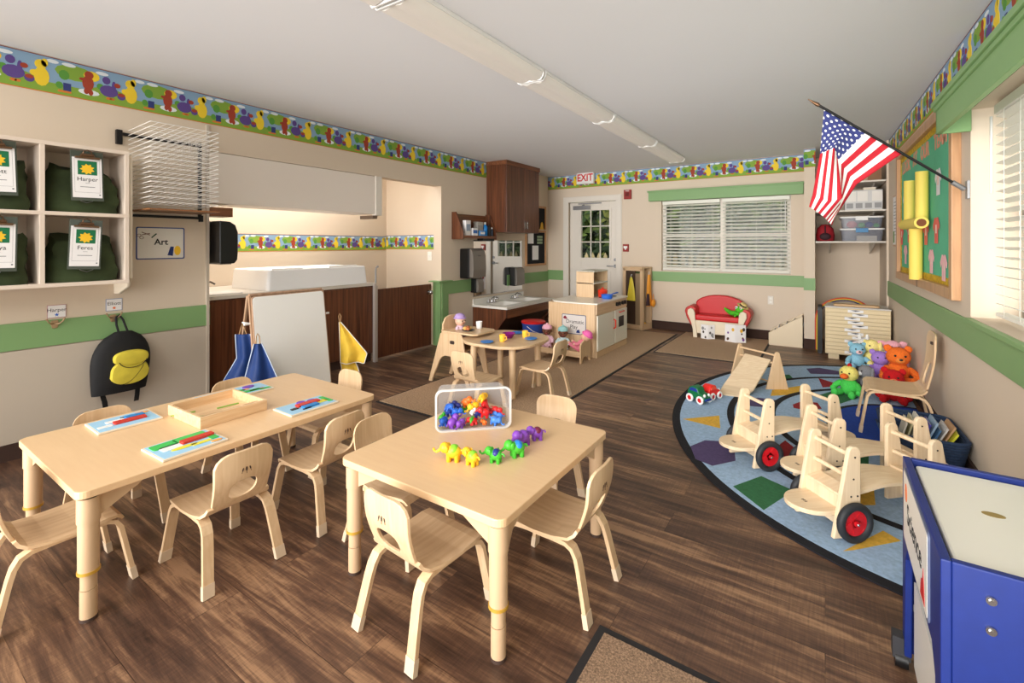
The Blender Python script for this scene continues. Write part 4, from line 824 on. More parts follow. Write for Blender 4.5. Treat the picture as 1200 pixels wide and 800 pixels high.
# ================================================================ DOLLS
SKD = mat('doll_skin_brown', (112, 66, 46), .5); SKL = mat('doll_skin_light', (232, 186, 160), .5)
def doll(name, label, loc, rz, skin, hat, hatm, cloth, rot=None, sc=1, arms=True):
    t = thing(name, label, 'doll', loc, rz, None, rot); t.scale = (sc,)*3
    m = MB(); m.lathe([(.03, 0), (.046, .02), (.050, .05), (.040, .09), (.026, .115), (.015, .12)], n=16)
    for s_ in (-1, 1):
        m.tube([(.0, s_*.032, .10), (.015, s_*.055, .075), (.035, s_*.055, .05)], [.017, .016, .013], 8)
        m.tube([(.01, s_*.022, .015), (.055, s_*.032, .016), (.095, s_*.038, .014)], [.022, .020, .015], 8)
    m.build('clothes', cloth, t)
    m = MB()
    m.ball((0.003, 0, .158), (.044, .041, .046), nu=20, nv=14).ball((.044, 0, .152), (.007, .007, .006), nu=8, nv=6)
    m.ball((.032, .019, .146), (.014, .013, .012), nu=8, nv=6).ball((.032, -.019, .146), (.014, .013, .012), nu=8, nv=6)
    for s_ in (-1, 1):
        m.ball((0, s_*.041, .155), (.008, .005, .011), nu=8, nv=6).ball((.044, s_*.055, .045), (.013, .010, .011), nu=8, nv=6).ball((.105, s_*.038, .018), (.012, .011, .017), nu=8, nv=6)
    m.tube([(0, 0, .02), (0, 0, .07), (0, 0, .14)], [.02, .022, .014], 10)
    for s_ in (-1, 1): m.tube([(0, s_*.01, .10), (.0, s_*.032, .10), (.015, s_*.055, .075), (.044, s_*.055, .045)], .009, 8).tube([(0, s_*.01, .03), (.01, s_*.022, .015), (.055, s_*.032, .016), (.105, s_*.038, .018)], .010, 8)
    m.build('doll_body', skin, t)
    for s_ in (-1, 1): MB().ball((.0425, s_*.016, .158), (.004, .006, .006), nu=8, nv=6).build('eye', INK, t)
    MB().ball((.043, 0, .138), (.004, .010, .003), nu=8, nv=6).build('mouth', mat('doll_lip', (180, 80, 80), .5), t)
    m = MB(); m.lathe([(.047, .176), (.048, .182), (.046, .186), (.044, .197), (.034, .210), (.015, .219), (.003, .220)] if hat == 'cap' else [(.056, .178), (.055, .182), (.046, .187), (.043, .200), (.032, .213), (.012, .220), (.003, .221)], n=20)
    if hat == 'cap': m.ball((0, 0, .222), (.009, .009, .009), nu=8, nv=6)
    m.build('hat', hatm, t)
    return t
# doll bed
t = thing('doll_bed', 'wooden doll bed with arched ends beside the play kitchen', 'doll bed', (-2.47, 4.76, 0))
for x in (-.275, .257):
    pts = [(-.13, .001), (-.09, .001)]+[(.09*math.cos(math.radians(a)), .02+.055*math.sin(math.radians(a))) for a in range(170, 9, -20)]+[(.09, .001), (.13, .001), (.13, .20), (.11, .225), (.05, .245), (0, .25), (-.05, .245), (-.11, .225), (-.13, .20)]
    MB().prism(pts, x, x+.018, 'x').build('end_panel', BIRCH, t, bevel=.003)
for y in (-.125, .107): MB().box(-.257, .257, y, y+.018, .075, .135).build('side_rail', BIRCHX, t, bevel=.002)
MB().box(-.257, .257, -.107, .107, .08, .092).build('bed_base', BIRCHX, t)
doll('baby_doll', 'brown-skinned doll in a teal cap and white outfit sitting in the doll bed', (-2.50, 4.80, .094), math.radians(-65), SKD, 'cap', mat('cap_teal', (150, 200, 200), .8), mat('doll_suit_aqua', (198, 222, 226), .8), sc=1.25)
doll('baby_doll', 'light-skinned doll with a bright pink hat reclining in the doll bed', (-2.30, 4.78, .12), 0, SKL, 'sun', mat('hat_pink', (240, 110, 180), .8), mat('doll_suit_pink', (228, 130, 150), .8), rot=(0, math.radians(-32), PI), sc=1.2)
doll('baby_doll', 'brown-skinned doll in a pale pink cap sitting left of the doll bed', (-2.72, 4.82, .094), math.radians(-70), SKD, 'cap', mat('cap_palepink', (240, 180, 200), .8), mat('doll_suit_palepink', (232, 190, 205), .8), sc=1.25)

# ================================================================ ROUND TABLE WITH PLAY DISHES
RTX, RTY = -2.40, 3.50
t = thing('play_table', 'light birch play table with big rounded corners set with toy dishes', 'table', (RTX, RTY, 0))
m = MB().prism(rrect(-.355, .355, -.355, .355, .27, 12), .435, .46, 'z').build('tabletop', BIRCHX, t, bevel=.006, seg=3)
for sx in (-1, 1):
    for sy in (-1, 1): MB().cyl((sx*.215, sy*.215, .001), (sx*.205, sy*.205, .435), .026, .030, 18).build('leg', BIRCH, t)
def plate(label, x, y):
    t = thing('toy_plate', label, 'toy plate', (x, y, .4605), 0, 'toy plates on the round-cornered table'); MB().lathe([(.028, 0), (.035, .002), (.055, .010), (.056, .012), (.034, .005), (.004, .004)], n=24).build('plate_body', mat('plate_blue', (50, 130, 215), .35), t); MB().lathe([(.052, .0105), (.0575, .0115), (.0575, .0135), (.052, .0125)], n=24).build('rim', mat('plate_blue', (50, 130, 215), .35), t)
def cup(label, x, y, z=.4605, mt=None, h=.062, r=.027, grp='toy cups on the round-cornered table', name='toy_cup'):
    t = thing(name, label, 'toy cup', (x, y, z), 0, grp); MB().lathe([(r*.8, 0), (r*.85, .003), (r, h), (r*.93, h), (r*.76, .006), (.002, .005)], n=20).build('cup_body', mt or YEL, t)
    if name == 'toy_cup': MB().tube([(r*.9, 0, h*.8), (r+.018, 0, h*.72), (r+.018, 0, h*.35), (r*.85, 0, h*.25)], .004, 6).build('cup_handle', mt or YEL, t)
plate('blue toy plate nearest the camera on the play table', -2.41, 3.225); plate('blue toy plate at the right side of the play table', -2.17, 3.55); plate('blue toy plate at the far side of the play table', -2.42, 3.72)
CUPY = mat('cup_yellow', (250, 200, 70), .4)
cup('yellow toy cup left of the purple bowl', -2.33, 3.34, mt=CUPY); cup('yellow toy cup right of the purple bowl', -2.26, 3.60, mt=CUPY)
t = thing('toy_bowl', 'purple toy bowl between the two yellow cups', 'toy bowl', (-2.37, 3.50, .4605)); MB().lathe([(.025, 0), (.03, .003), (.052, .035), (.058, .042), (.059, .046), (.050, .042), (.026, .008), (.002, .006)], n=24).build('bowl_body', mat('bowl_purple', (135, 20, 120), .4), t); MB().lathe([(.024, -.0), (.026, .0), (.026, .004), (.024, .004)], n=20).build('foot_ring', mat('bowl_purple', (135, 20, 120), .4), t)

# ================================================================ TOY HIGH CHAIR
t = thing('toy_high_chair', 'birch doll high chair with a tray left of the play table', 'doll high chair', (-2.87, 3.45, 0), -PI/2)
t.scale = (1, 1, 1.06)
for x in (-.155, .137):
    pts = [(-.29, .001), (-.245, .001), (-.245, .02), (-.15, .20), (-.12, .235), (-.08, .25), (.05, .25), (.08, .235), (.10, .20), (.17, .02), (.17, .001), (.215, .001), (.13, .42), (.11, .455), (-.12, .455), (-.14, .44)]
    MB().prism(pts, x, x+.018, 'x').build('side_panel', BIRCH, t, bevel=.003)
MB().box(-.137, .137, -.11, .10, .29, .305).build('seat', BIRCH, t, bevel=.002)
MB().prism([(-.137, .30), (.137, .30), (.137, .52), (.10, .575), (.04, .592), (-.04, .592), (-.10, .575), (-.137, .52)], -.135, -.118, 'y').build('backrest', BIRCH, t, bevel=.004)
MB().prism([(-.17, -.10), (-.155, -.13), (.155, -.13), (.17, -.10), (.17, .25), (.13, .29), (-.13, .29), (-.17, .25)], .456, .472, 'z').build('tray', BIRCHX, t, bevel=.004)
MB().prism(rrect(-.02, .035, .36, .39, .012, 4), .155, .157, 'x').build('hand_slot', mat('dark_slot', (60, 44, 36), .8), t, label='dark oval emblem on the side panel')
doll('baby_doll', 'light-skinned doll in a lilac hat sitting in the toy high chair', (-2.90, 3.45, .40), math.radians(0), SKL, 'sun', mat('hat_lilac', (178, 150, 205), .8), mat('doll_suit_lilac', (220, 190, 205), .8), sc=1.12)
t = thing('toy_food_plate', 'dark plate of toy food on the high chair tray', 'toy food', (-2.76, 3.40, .5012)); MB().lathe([(.03, 0), (.055, .008), (.057, .011), (.03, .004), (.002, .004)], n=22).build('plate_body', mat('plate_dark', (60, 70, 90), .4), t)
for i, (x, y, r, c) in enumerate(((-.02, -.015, .024, (225, 170, 90)), (.015, -.02, .022, (190, 110, 60)), (.0, .022, .024, (230, 190, 120)), (.0, .0, .02, (150, 84, 50)))): tag(MB().ball((0, 0, 0), (r, r*.9, r*.75), nu=12, nv=8).build('toy_food_piece', mat('toy_food_%d' % i, c, .6), loc=(-2.76+x, 3.40+y, .5012+.021+.012*(i == 3))), ['golden toy bun on the dark plate', 'brown toy bun on the dark plate', 'pale toy potato on the dark plate', 'dark toy meatball on top of the toy food'][i], 'toy food', 'toy food on the dark plate')
cup('white cup at the far corner of the high chair tray', -2.745, 3.55, .5012, PAPER, .068, .03, None, 'paper_cup')

# ================================================================ SOFA, FROG, BOOKS
t = thing('toddler_sofa', 'small red toddler sofa with cream wooden front posts', 'sofa', (-1.235, 7.02, 0))
SR = mat('red_vinyl', (205, 32, 36), .4); SRD = mat('red_vinyl_arm', (200, 60, 54), .45)
pts = [(-.30, .20), (-.31, .42)]+[(.33*math.cos(math.radians(a))*1.0, .44+.145*math.sin(math.radians(a))) for a in range(170, 9, -16)]+[(.31, .42), (.30, .20)]
MB().prism(pts, .10, .20, 'y').build('backrest', SR, t, bevel=.02, seg=4)
MB().box(-.285, .285, -.14, .12, .245, .325).build('seat_cushion', SR, t, bevel=.025, seg=4)
MB().box(-.27, .27, -.145, -.12, .07, .245).box(-.27, .27, -.12, .19, .19, .245).build('base_panel', mat('cream_panel', (232, 218, 192), .5), t, bevel=.003)
for s_ in (-1, 1):
    pa = [(s_*x, z) for x, z in ((.28, .18), (.275, .40), (.30, .435), (.36, .44), (.41, .41), (.425, .36), (.40, .27), (.34, .16))]
    MB().prism(pa, -.12, .16, 'y').build('armrest', SRD, t, bevel=.02, seg=3)
    pp = [(s_*x, z) for x, z in ((.245, .001), (.30, .001), (.305, .12), (.33, .22), (.375, .33), (.372, .385), (.335, .41), (.295, .395), (.28, .35), (.27, .22), (.255, .12))]
    MB().prism(pp, -.165, -.135, 'y').build('front_post', mat('cream_panel', (232, 218, 192), .5), t, bevel=.006)
    MB().box(s_*.25-.015, s_*.25+.015, .14, .18, .001, .20).build('rear_leg', mat('cream_panel', (232, 218, 192), .5), t)
# plush builder: continuous-looking soft toy
def plush(name, label, loc, rz, body, head_m, muzzle=None, ears='round', sc=1, tilt=(0, 0), earm=None, extra=None, group=None, fuzz=True, cat='plush toy'):
    t = thing(name, label, cat, loc, rz, group, rot=(tilt[0], tilt[1], rz)); t.scale = (sc,)*3
    m = MB(); m.ball((0, 0, .055), (.05, .055, .06))
    for s_ in (-1, 1): m.tube([(.0, s_*.04, .085), (.03, s_*.07, .06), (.05, s_*.075, .04)], [.02, .02, .018], 8).ball((.052, s_*.075, .038), .02, nu=10, nv=8).tube([(.02, s_*.03, .02), (.07, s_*.045, .02), (.09, s_*.05, .022)], [.026, .024, .022], 8).ball((.092, s_*.05, .024), (.02, .022, .026), nu=10, nv=8)
    o1 = m.build('body', body, t)
    m = MB(); m.ball((.01, 0, .145), (.052, .056, .05), nu=20, nv=14)
    if ears == 'round':
        for s_ in (-1, 1): m.ball((0, s_*.045, .185), (.012, .02, .02), nu=10, nv=8)
    elif ears == 'floppy':
        for s_ in (-1, 1): m.ball((0, s_*.058, .145), (.014, .014, .042), nu=10, nv=8)
    elif ears == 'long':
        for s_ in (-1, 1): m.ball((-.005, s_*.03, .205), (.010, .016, .035), nu=10, nv=8)
    elif ears == 'wide':
        for s_ in (-1, 1): m.ball((0, s_*.068, .165), (.012, .032, .026), nu=10, nv=8)
    o2 = m.build('head', head_m, t)
    if fuzz:
        for o in (o1, o2):
            tx = bpy.data.textures.get('fuzz') or bpy.data.textures.new('fuzz', 'CLOUDS'); tx.noise_scale = .012
            sb = o.modifiers.new('subdivision', 'SUBSURF'); sb.levels = 1; sb.render_levels = 1
            dm = o.modifiers.new('fur', 'DISPLACE'); dm.texture = tx; dm.strength = .008; dm.texture_coords = 'LOCAL'
    for s_ in (-1, 1): MB().ball((.0575, s_*.022, .155), (.005, .006, .006), nu=8, nv=6).build('eye', BLACK, t)
    if muzzle: MB().ball((.058, 0, .132), (.018, .022, .016), nu=12, nv=8).build('muzzle', muzzle, t); MB().ball((.076, 0, .138), (.006, .009, .006), nu=8, nv=6).build('nose', BLACK, t)
    if extra: extra(t)
    return t
FROG = mat('frog_green', (84, 196, 44), .8)
t = thing('frog_plush', 'bright green frog plush in a straw hat lying on the red sofa', 'plush toy', (-1.02, 6.985, .335), math.radians(-110))
m = MB(); m.ball((0, 0, .03), (.06, .10, .035)).tube([(0, -.06, .03), (-.02, -.13, .06), (-.03, -.16, .08)], [.03, .022, .016], 8).tube([(.02, .05, .03), (.06, .02, .02), (.09, .05, .01)], [.025, .02, .016], 8); m.build('body', FROG, t)
MB().ball((.02, .08, .09), (.055, .06, .05)).build('head', FROG, t)
for s_ in (-1, 1): MB().ball((.052, .08+s_*.030, .118), (.018, .020, .022), nu=12, nv=8).build('eye', PAPER, t); MB().ball((.068, .08+s_*.030, .118), (.005, .008, .008), nu=8, nv=6).build('pupil', BLACK, t)
m = MB(); m.T = Matrix.Translation((-.005, .105, .135)) @ Matrix.Rotation(math.radians(-30), 4, 'X'); m.lathe([(.075, 0), (.075, .006), (.045, .008), (.042, .04), (.035, .045), (.003, .046)], n=24).build('straw_hat', mat('straw', (226, 200, 130), .8), t)
m = MB(); m.T = Matrix.Translation((-.005, .105, .135)) @ Matrix.Rotation(math.radians(-30), 4, 'X'); m.lathe([(.046, .008), (.0465, .009), (.0445, .024), (.043, .024)], n=24).build('hat_band', BLACK, t)
def upright_book(name, label, loc, rz, w_, h, open_deg, cm, prints, rnd_seed=1):
    """picture book standing open on the floor, spine towards the sofa"""
    t = thing(name, label, 'book', loc, rz); rnd = random.Random(rnd_seed)
    for s_ in (-1, 1):
        a = math.radians(open_deg)*s_; M_ = Matrix.Rotation(a-PI/2 if False else 0, 4, 'Z')
        m = MB(); m.T = Matrix.Rotation(s_*math.radians(open_deg), 4, 'Z'); x0, x1 = (0, w_) if s_ > 0 else (-w_, 0)
        m.box(x0, x1, 0, .004, 0, h).build('cover', cm, t); 
        m = MB(); m.T = Matrix.Rotation(s_*math.radians(open_deg), 4, 'Z'); m.box(x0+(.004 if s_ > 0 else .004), x1-.004, .004, .012, .004, h-.004).build('pages', PAPER, t)
        for k in range(5):
            cx_ = rnd.uniform(x0+.02, x1-.02); cz = rnd.uniform(.03, h-.03); r = rnd.uniform(.008, .022)
            m = MB(); m.T = Matrix.Rotation(s_*math.radians(open_deg), 4, 'Z'); m.prism([(cx_+r*math.cos(2*PI*i/7), cz+r*1.3*math.sin(2*PI*i/7)) for i in range(7)], -.0008, 0, 'y').build('printed_picture', prints[k % len(prints)], t)
PD, PGY = mat('print_dark', (70, 60, 56), .8), mat('print_midgrey', (150, 150, 152), .8)
upright_book('picture_book', 'white picture book with grey stripes standing open in front of the sofa at left', (-1.33, 6.80, .003), math.radians(10), .10, .20, 28, PAPER, [PGY, PD, PGY])
upright_book('picture_book', 'larger white picture book with animal pictures standing open at right of the sofa', (-.985, 6.76, .003), math.radians(5), .135, .24, 22, PAPER, [PD, mat('print_brown', (120, 84, 70), .7), mat('print_yellow', (230, 180, 60), .7), mat('print_purple', (120, 80, 150), .7)], 4)
# low slanted book holder beside the pillar
t = thing('book_display', 'low cream slanted book bin against the pillar', 'book bin', (-.42, 7.08, 0))
CRM = mat('cream_laminate', (232, 214, 184), .45)
for y in (-.17, .15): MB().prism([(-.19, .001), (.185, .001), (.185, .385), (.175, .395), (-.19, .16)], y, y+.018, 'y').build('side_panel', CRM, t, bevel=.003)
MB().box(-.19, .185, -.152, .15, .03, .045).box(.17, .185, -.152, .15, .03, .38).box(-.19, -.178, -.152, .15, .001, .15).build('end_board', CRM, t)
for i in range(9):
    x = -.165+i*.037; tz = .12+.03*(i % 2)+.245*(i/9)*.9
    t2 = thing('storybook', 'thin storybook standing in the slanted bin, %s' % ['foremost at the low end', 'second from the low end', 'third from the low end', 'fourth from the low end', 'in the middle', 'fourth from the pillar', 'third from the pillar', 'second from the pillar', 'nearest the pillar'][i], 'book', (-.42+x, 7.08, .046), 0, 'storybooks in the slanted bin', rot=(0, math.radians(14), 0))
    hh = tz+.03
    MB().box(-.004, -.0025, -.12, .11, 0, hh).box(.0025, .004, -.12, .11, 0, hh).build('cover', [PD, PAPER, mat('cover_tan', (190, 150, 110), .7), mat('cover_grey', (120, 120, 124), .7), PAPER][i % 5], t2); MB().box(-.0025, .0025, -.118, .11, .003, hh-.003).build('pages', PAPER, t2)

# ================================================================ MATS AND RUG
def carpet(nm, rgb, v=.35, sc=260):
    m = mat(nm, rgb, .98, noise=v, nscale=sc, bump=.9, bscale=420); return m
TAN = carpet('tan_loop_pile', (184, 154, 124), .28, 90)
def floor_mat(label, x0, x1, y0, y1, rz=0, c=None, edge=.022, z=.0005, tm=TAN, h=.006):
    cx_, cy_ = (x0+x1)/2, (y0+y1)/2; t = thing('floor_mat', label, 'mat', (cx_, cy_, z), rz)
    MB().box(x0-cx_, x1-cx_, y0-cy_, y1-cy_, 0, h).build('rubber_border', mat('rubber_border', (38, 36, 38), .7), t, bevel=.002)
    MB().box(x0-cx_+edge, x1-cx_-edge, y0-cy_+edge, y1-cy_-edge, h, h+.004).build('pile', tm, t); return t
floor_mat('large tan carpet mat under the play table and play kitchen', -3.09, -1.77, 2.60, 6.95)
floor_mat('tan carpet mat in front of the red sofa', -1.73, -.60, 5.66, 7.22)
floor_mat('coarse tan doormat with a grey rubber edge at the bottom of the photo', -.64, .35, .55, 1.50, tm=carpet('coarse_pile', (150, 122, 98), .5, 160), edge=.028, h=.007)
# half-oval rug: printed pattern is flat geometry in one rug mesh
RC = [mat('rug_'+n, c, .98, noise=.14, nscale=60, bump=.5, bscale=500) for n, c in (('black', (22, 22, 28)), ('light_blue', (160, 188, 218)), ('royal_blue', (24, 66, 160)), ('red', (150, 34, 40)), ('yellow', (224, 176, 66)), ('green', (50, 110, 70)), ('purple', (84, 70, 110)), ('navy', (40, 52, 90)))]
rug = thing('playroom_rug', 'half-oval light blue rug with coloured shapes and black rings', 'rug', (.60, 4.20, .0005))
A, B = 1.63, 2.0; ZR = .008
def half(a, b, n=72): return [(-a*math.sin(PI*i/n), b*math.cos(PI*i/n)) for i in range(n+1)]
def rpt(a, b): return [(x+(.0 if True else 0), y) for x, y in half(a, b)]
m = MB(); m.prism(half(A, B), 0, ZR, 'z', 0); m.build('rug_border', RC[0], rug)
m = MB(); m.prism(half(A-.055, B-.055), ZR, ZR+.001, 'z', 0); m.build('rug_field', RC[1], rug)
def band(a0, b0, w_, z, mt, name):
    o = half(a0, b0); i_ = half(a0-w_, b0-w_); k = len(o); m = MB()
    m.add([(x, y, z) for x, y in o]+[(x, y, z) for x, y in i_], [(j, j+1, k+j+1, k+j) for j in range(k-1)]); m.build(name, mt, rug)
band(1.25, 1.50, .05, ZR+.002, RC[0], 'black_ring'); band(.97, 1.08, .05, ZR+.002, RC[0], 'black_ring')
m = MB(); m.prism(half(.60, .66), ZR+.001, ZR+.0018, 'z').build('black_disc', RC[0], rug); m = MB(); m.prism(half(.565, .625), ZR+.0018, ZR+.0025, 'z').build('blue_disc', RC[2], rug)
def shp(name, wpts, mt):  # world-coordinate polygon
    MB().prism([(x-.60, y-4.20) for x, y in wpts], ZR+.0012, ZR+.0017, 'z').build(name, mt, rug)
RUG_WORLD = [('yellow_triangle', 4, [(-0.879, 3.597), (-0.666, 3.822), (-0.614, 3.56)]),
 ('purple_hexagon', 6, [(-0.719, 3.139), (-0.661, 3.287), (-0.498, 3.364), (-0.446, 3.079), (-0.548, 2.933), (-0.651, 2.969)]),
 ('yellow_shape', 4, [(-0.391, 4.754), (-0.188, 5.04), (-0.19, 4.746), (-0.388, 4.559)]),
 ('purple_hexagon', 6, [(-0.163, 5.765), (-0.052, 5.88), (0.116, 5.833), (0.12, 5.685), (-0.121, 5.561)]),
 ('red_triangle', 3, [(-0.055, 5.426), (0.136, 5.257), (-0.019, 5.092)]),
 ('green_diamond', 5, [(0.063, 5.028), (0.234, 4.92), (0.104, 4.655), (-0.043, 4.817)]),
 ('purple_shape', 6, [(-0.616, 4.25), (-0.474, 4.448), (-0.33, 4.466), (-0.348, 4.234), (-0.494, 4.184)]),
 ('red_oval', 3, [(-0.218, 4.416), (-0.158, 4.555), (-0.052, 4.576), (-0.022, 4.428), (-0.122, 4.317), (-0.208, 4.328)]),
 ('green_square', 5, [(-0.41, 2.746), (-0.297, 2.954), (-0.138, 2.875), (-0.249, 2.583)]),
 ('red_pentagon', 3, [(-0.276, 3.359), (-0.22, 3.581), (-0.143, 3.449), (-0.178, 3.244), (-0.25, 3.196)]),
 ('yellow_square', 4, [(0.142, 3.073), (0.214, 3.12), (0.208, 2.941), (0.134, 2.892)]),
 ('yellow_triangle', 4, [(0.063, 2.424), (0.218, 2.698), (0.276, 2.648), (0.099, 2.455)]),
 ('green_shape', 5, [(0.146, 3.612), (0.226, 3.665), (0.212, 3.453), (0.137, 3.403)]),
 ('green_triangle', 5, [(-0.469, 5.255), (-0.296, 5.407), (-0.253, 5.259), (-0.418, 5.081)]),
 ('yellow_circle', 4, [(-0.566, 3.826), (-0.547, 3.901), (-0.513, 3.862), (-0.506, 3.727), (-0.537, 3.706)])]
for nm, k, pts in RUG_WORLD: shp(nm, pts, RC[k])
# ================================================================ CHAIRS (bent plywood)
def holed_plate(outer, inner, to3, th, m, n=48, rings=(0, .12, .3, .55, .8, 1)):
    """plate between an inner hole loop and an outer loop; to3 maps (w, h) to (point, normal)"""
    V = {}
    vs = []; R = len(rings)
    for s_ in (1, -1):
        for q in rings:
            for i in range(n):
                a = 2*PI*i/n; pi_, po = inner(a), outer(a)
                w_, h_ = pi_[0]+(po[0]-pi_[0])*q, pi_[1]+(po[1]-pi_[1])*q
                p, nn = to3(w_, h_); vs.append(tuple(Vector(p)+Vector(nn)*th/2*s_))
    fs = []
    for s_ in range(2):
        o = s_*R*n
        for r in range(R-1):
            for i in range(n):
                j = (i+1) % n; f = (o+r*n+i, o+r*n+j, o+(r+1)*n+j, o+(r+1)*n+i); fs.append(f if s_ else f[::-1])
    b = m.add(vs, fs, 0, True)
    e = []
    for r in (0, R-1):
        for i in range(n):
            j = (i+1) % n; e.append((r*n+i, r*n+j, R*n+r*n+j, R*n+r*n+i))
    o = len(m.v)-len(vs)
    for f in e: m.f.append(tuple(o+i for i in f)); m.mi.append(0); m.sm.append(False)
    return m
def superell(cx, cy, a, b, p=2.0):
    def f(t):
        c, s_ = math.cos(t), math.sin(t); k = (abs(c/a)**p+abs(s_/b)**p)**(-1/p); return (cx+c*k, cy+s_*k)
    return f
def chair_outer(hw, h0, h1, hc, r):
    """rounded-top outline seen from the hole centre (0, hc)"""
    def f(t):
        c, s_ = math.cos(t), math.sin(t); lo, hi = 0, 2
        def inside(x, y):
            hwy = hw*(1-.10*max(0, (h1-y)/(h1-h0)))
            if y < h0 or y > h1 or abs(x) > hwy: return False
            if y > h1-r*.9 and abs(x) > hwy-r: return ((abs(x)-(hwy-r))/r)**2+((y-(h1-r*.9))/(r*.9))**2 <= 1
            return True
        for _ in range(30):
            k = (lo+hi)/2
            if inside(c*k, hc+s_*k): lo = k
            else: hi = k
        return (c*lo, hc+s_*lo)
    return f
def make_chair(label, seat_h=.262, back_h=.50, W=.142, D=.15, group=None, name='toddler_chair', emblem=True, cat='chair', hole=(.056, .038)):
    t = thing(name, label, cat, (0, 0, 0), 0, group)
    sx = D/.15; sh = seat_h
    # seat: front lip rolls down, rear rolls up into the backrest
    pth = [(D+.004, 0, sh-.022), (D-.002, 0, sh-.010), (D-.016, 0, sh-.001), (D-.05, 0, sh), (.03, 0, sh-.006), (-.05*sx, 0, sh-.006), (-D*.72, 0, sh+.002), (-D*.86, 0, sh+.016), (-D*.92, 0, sh+.032)]
    hwid = [W*.90, W*.94, W*.97, W, W, W*.97, W*.92, W*.86, W*.82]
    MB().ribbon(pth, [(0, x, 0) for x in hwid], .011).build('seat', BIRCHX, t, bevel=.002)
    h0, h1 = sh+.028, back_h
    def to3(w_, h_):
        q = (h_-h0)/(h1-h0); x = -D*.92-.035*q-.010*math.sin(q*PI)-.020*(1-(w_/W)**2)*min(1, q*2)
        return (x, w_, h_), (1, -2*.02*w_/W/W*min(1, q*2)*-1, .12)
    hc = h0+hole[1]+.016
    m = holed_plate(chair_outer(W*.82, h0, h1, hc, .065*W/.15), superell(0, hc, hole[0]*W/.15, hole[1], 2.6), to3, .011, MB())
    m.build('backrest', BIRCH, t, bevel=.002)
    if emblem:
        m = MB()
        for dy, s_, sc in ((-.014, -.3, .8), (0, 0, 1), (.014, .3, .8)):
            c, _n = to3(dy, h1-.075); c = Vector(c)+Vector((-.0065, 0, 0))
            m.T = Matrix.Translation(c) @ Matrix.Rotation(s_, 4, 'X'); m.prism([(.0035*sc*math.cos(2*PI*i/10), .009*sc*math.sin(2*PI*i/10)) for i in range(10)], -.0006, .0003, 'x').tube([(-.0003, 0, -.018*sc), (-.0003, 0, 0)], .0009, 4)
        m.build('emblem', mat('burnt_brown', (70, 50, 42), .8), t)
    # legs: laminated strips, each bends from under the seat down to a capped foot
    for sy in (-1, 1):
        for fr in (1, -1):
            yt, yb = sy*(W*.80), sy*(W*.97)
            if fr > 0: p = [(.02, yt, sh-.014), (.06*sx, yt, sh-.012), (D*.72, yt*1.01, sh-.014), (D*.88, yt*1.03, sh-.024), (D*.98, yt*1.05, sh-.05), (D*1.03, yt*1.08, sh-.09), (D*1.22, yb, .012)]
            else: p = [(.02, yt, sh-.014), (-.04*sx, yt, sh-.014), (-D*.66, yt*1.01, sh-.016), (-D*.84, yt*1.03, sh-.028), (-D*.95, yt*1.05, sh-.055), (-D*1.02, yt*1.08, sh-.09), (-D*1.27, yb, .012)]
            leg = MB().ribbon(p, (0, .0195*W/.15, 0), .015).build('leg', BIRCH, t, bevel=.003)
            a, b_ = Vector(p[-2]), Vector(p[-1]); d_ = (b_-a).normalized(); q0 = b_-d_*.035; q1 = b_+d_*.010; q1.z = .001
            MB().ribbon([q0, q1], (0, .0212*W/.15, 0), .019).build('foot_cap', CAPTAN, leg, bevel=.004)
    return t
CH = make_chair('birch toddler chair at the near side of the front table, its back to the camera', group='toddler chairs around the two long tables')
# x, y, facing angle (degrees), label
CHAIRS = [(-1.17, 1.215, 86, None),
 (-.865, 1.615, 180, 'toddler chair at the right side of the front table, turned sideways to the camera'),
 (-1.575, 1.47, 3, 'toddler chair at the left side of the front table, only its back top showing'),
 (-1.165, 2.02, -84, 'toddler chair at the far side of the front table, right of the clear toy bin'),
 (-2.40, .525, 90, 'toddler chair at the left photo edge, facing the near end of the puzzle table'),
 (-2.085, .955, 180, 'toddler chair on the right side of the puzzle table nearest the camera'),
 (-2.075, 1.41, 182, 'toddler chair on the right side of the puzzle table, beside the front table corner'),
 (-2.76, .80, 0, 'toddler chair on the wall side of the puzzle table below the backpack'),
 (-2.76, 1.40, 0, 'toddler chair on the wall side of the puzzle table in front of the blue aprons'),
 (-2.52, 1.74, -90, 'toddler chair at the far end of the puzzle table in front of the yellow apron')]
for i, (x, y, a, lb) in enumerate(CHAIRS):
    if i == 0: CH.location = (x, y, 0); CH.rotation_euler = (0, 0, math.radians(a))
    else: dup(CH, (x, y, 0), math.radians(a), lb)
g2 = 'toddler chairs at the round-cornered play table'
dup(CH, (-2.26, 2.90, 0), math.radians(88), 'toddler chair on the near side of the play table, its back to the camera', g2)
dup(CH, (-2.02, 3.50, 0), math.radians(178), 'toddler chair at the right side of the play table, seen from the side', g2)
tc = make_chair('larger bent plywood chair standing against the right wall by the book basket', .30, .70, .185, .165, name='teacher_chair', hole=(.055, .075), emblem=False)
tc.location = (.405, 4.22, .0105); tc.rotation_euler = (0, 0, PI)
m = MB(); m.T = Matrix.Translation((-.165*.92-.050, 0, .625)); m.prism([(-.022, -.008), (.022, -.008), (.022, .008), (-.022, .008)], -.008, .012, 'x').build('handle_slot', mat('dark_slot', (60, 44, 36), .8), tc, label='dark slot near the top of the backrest')

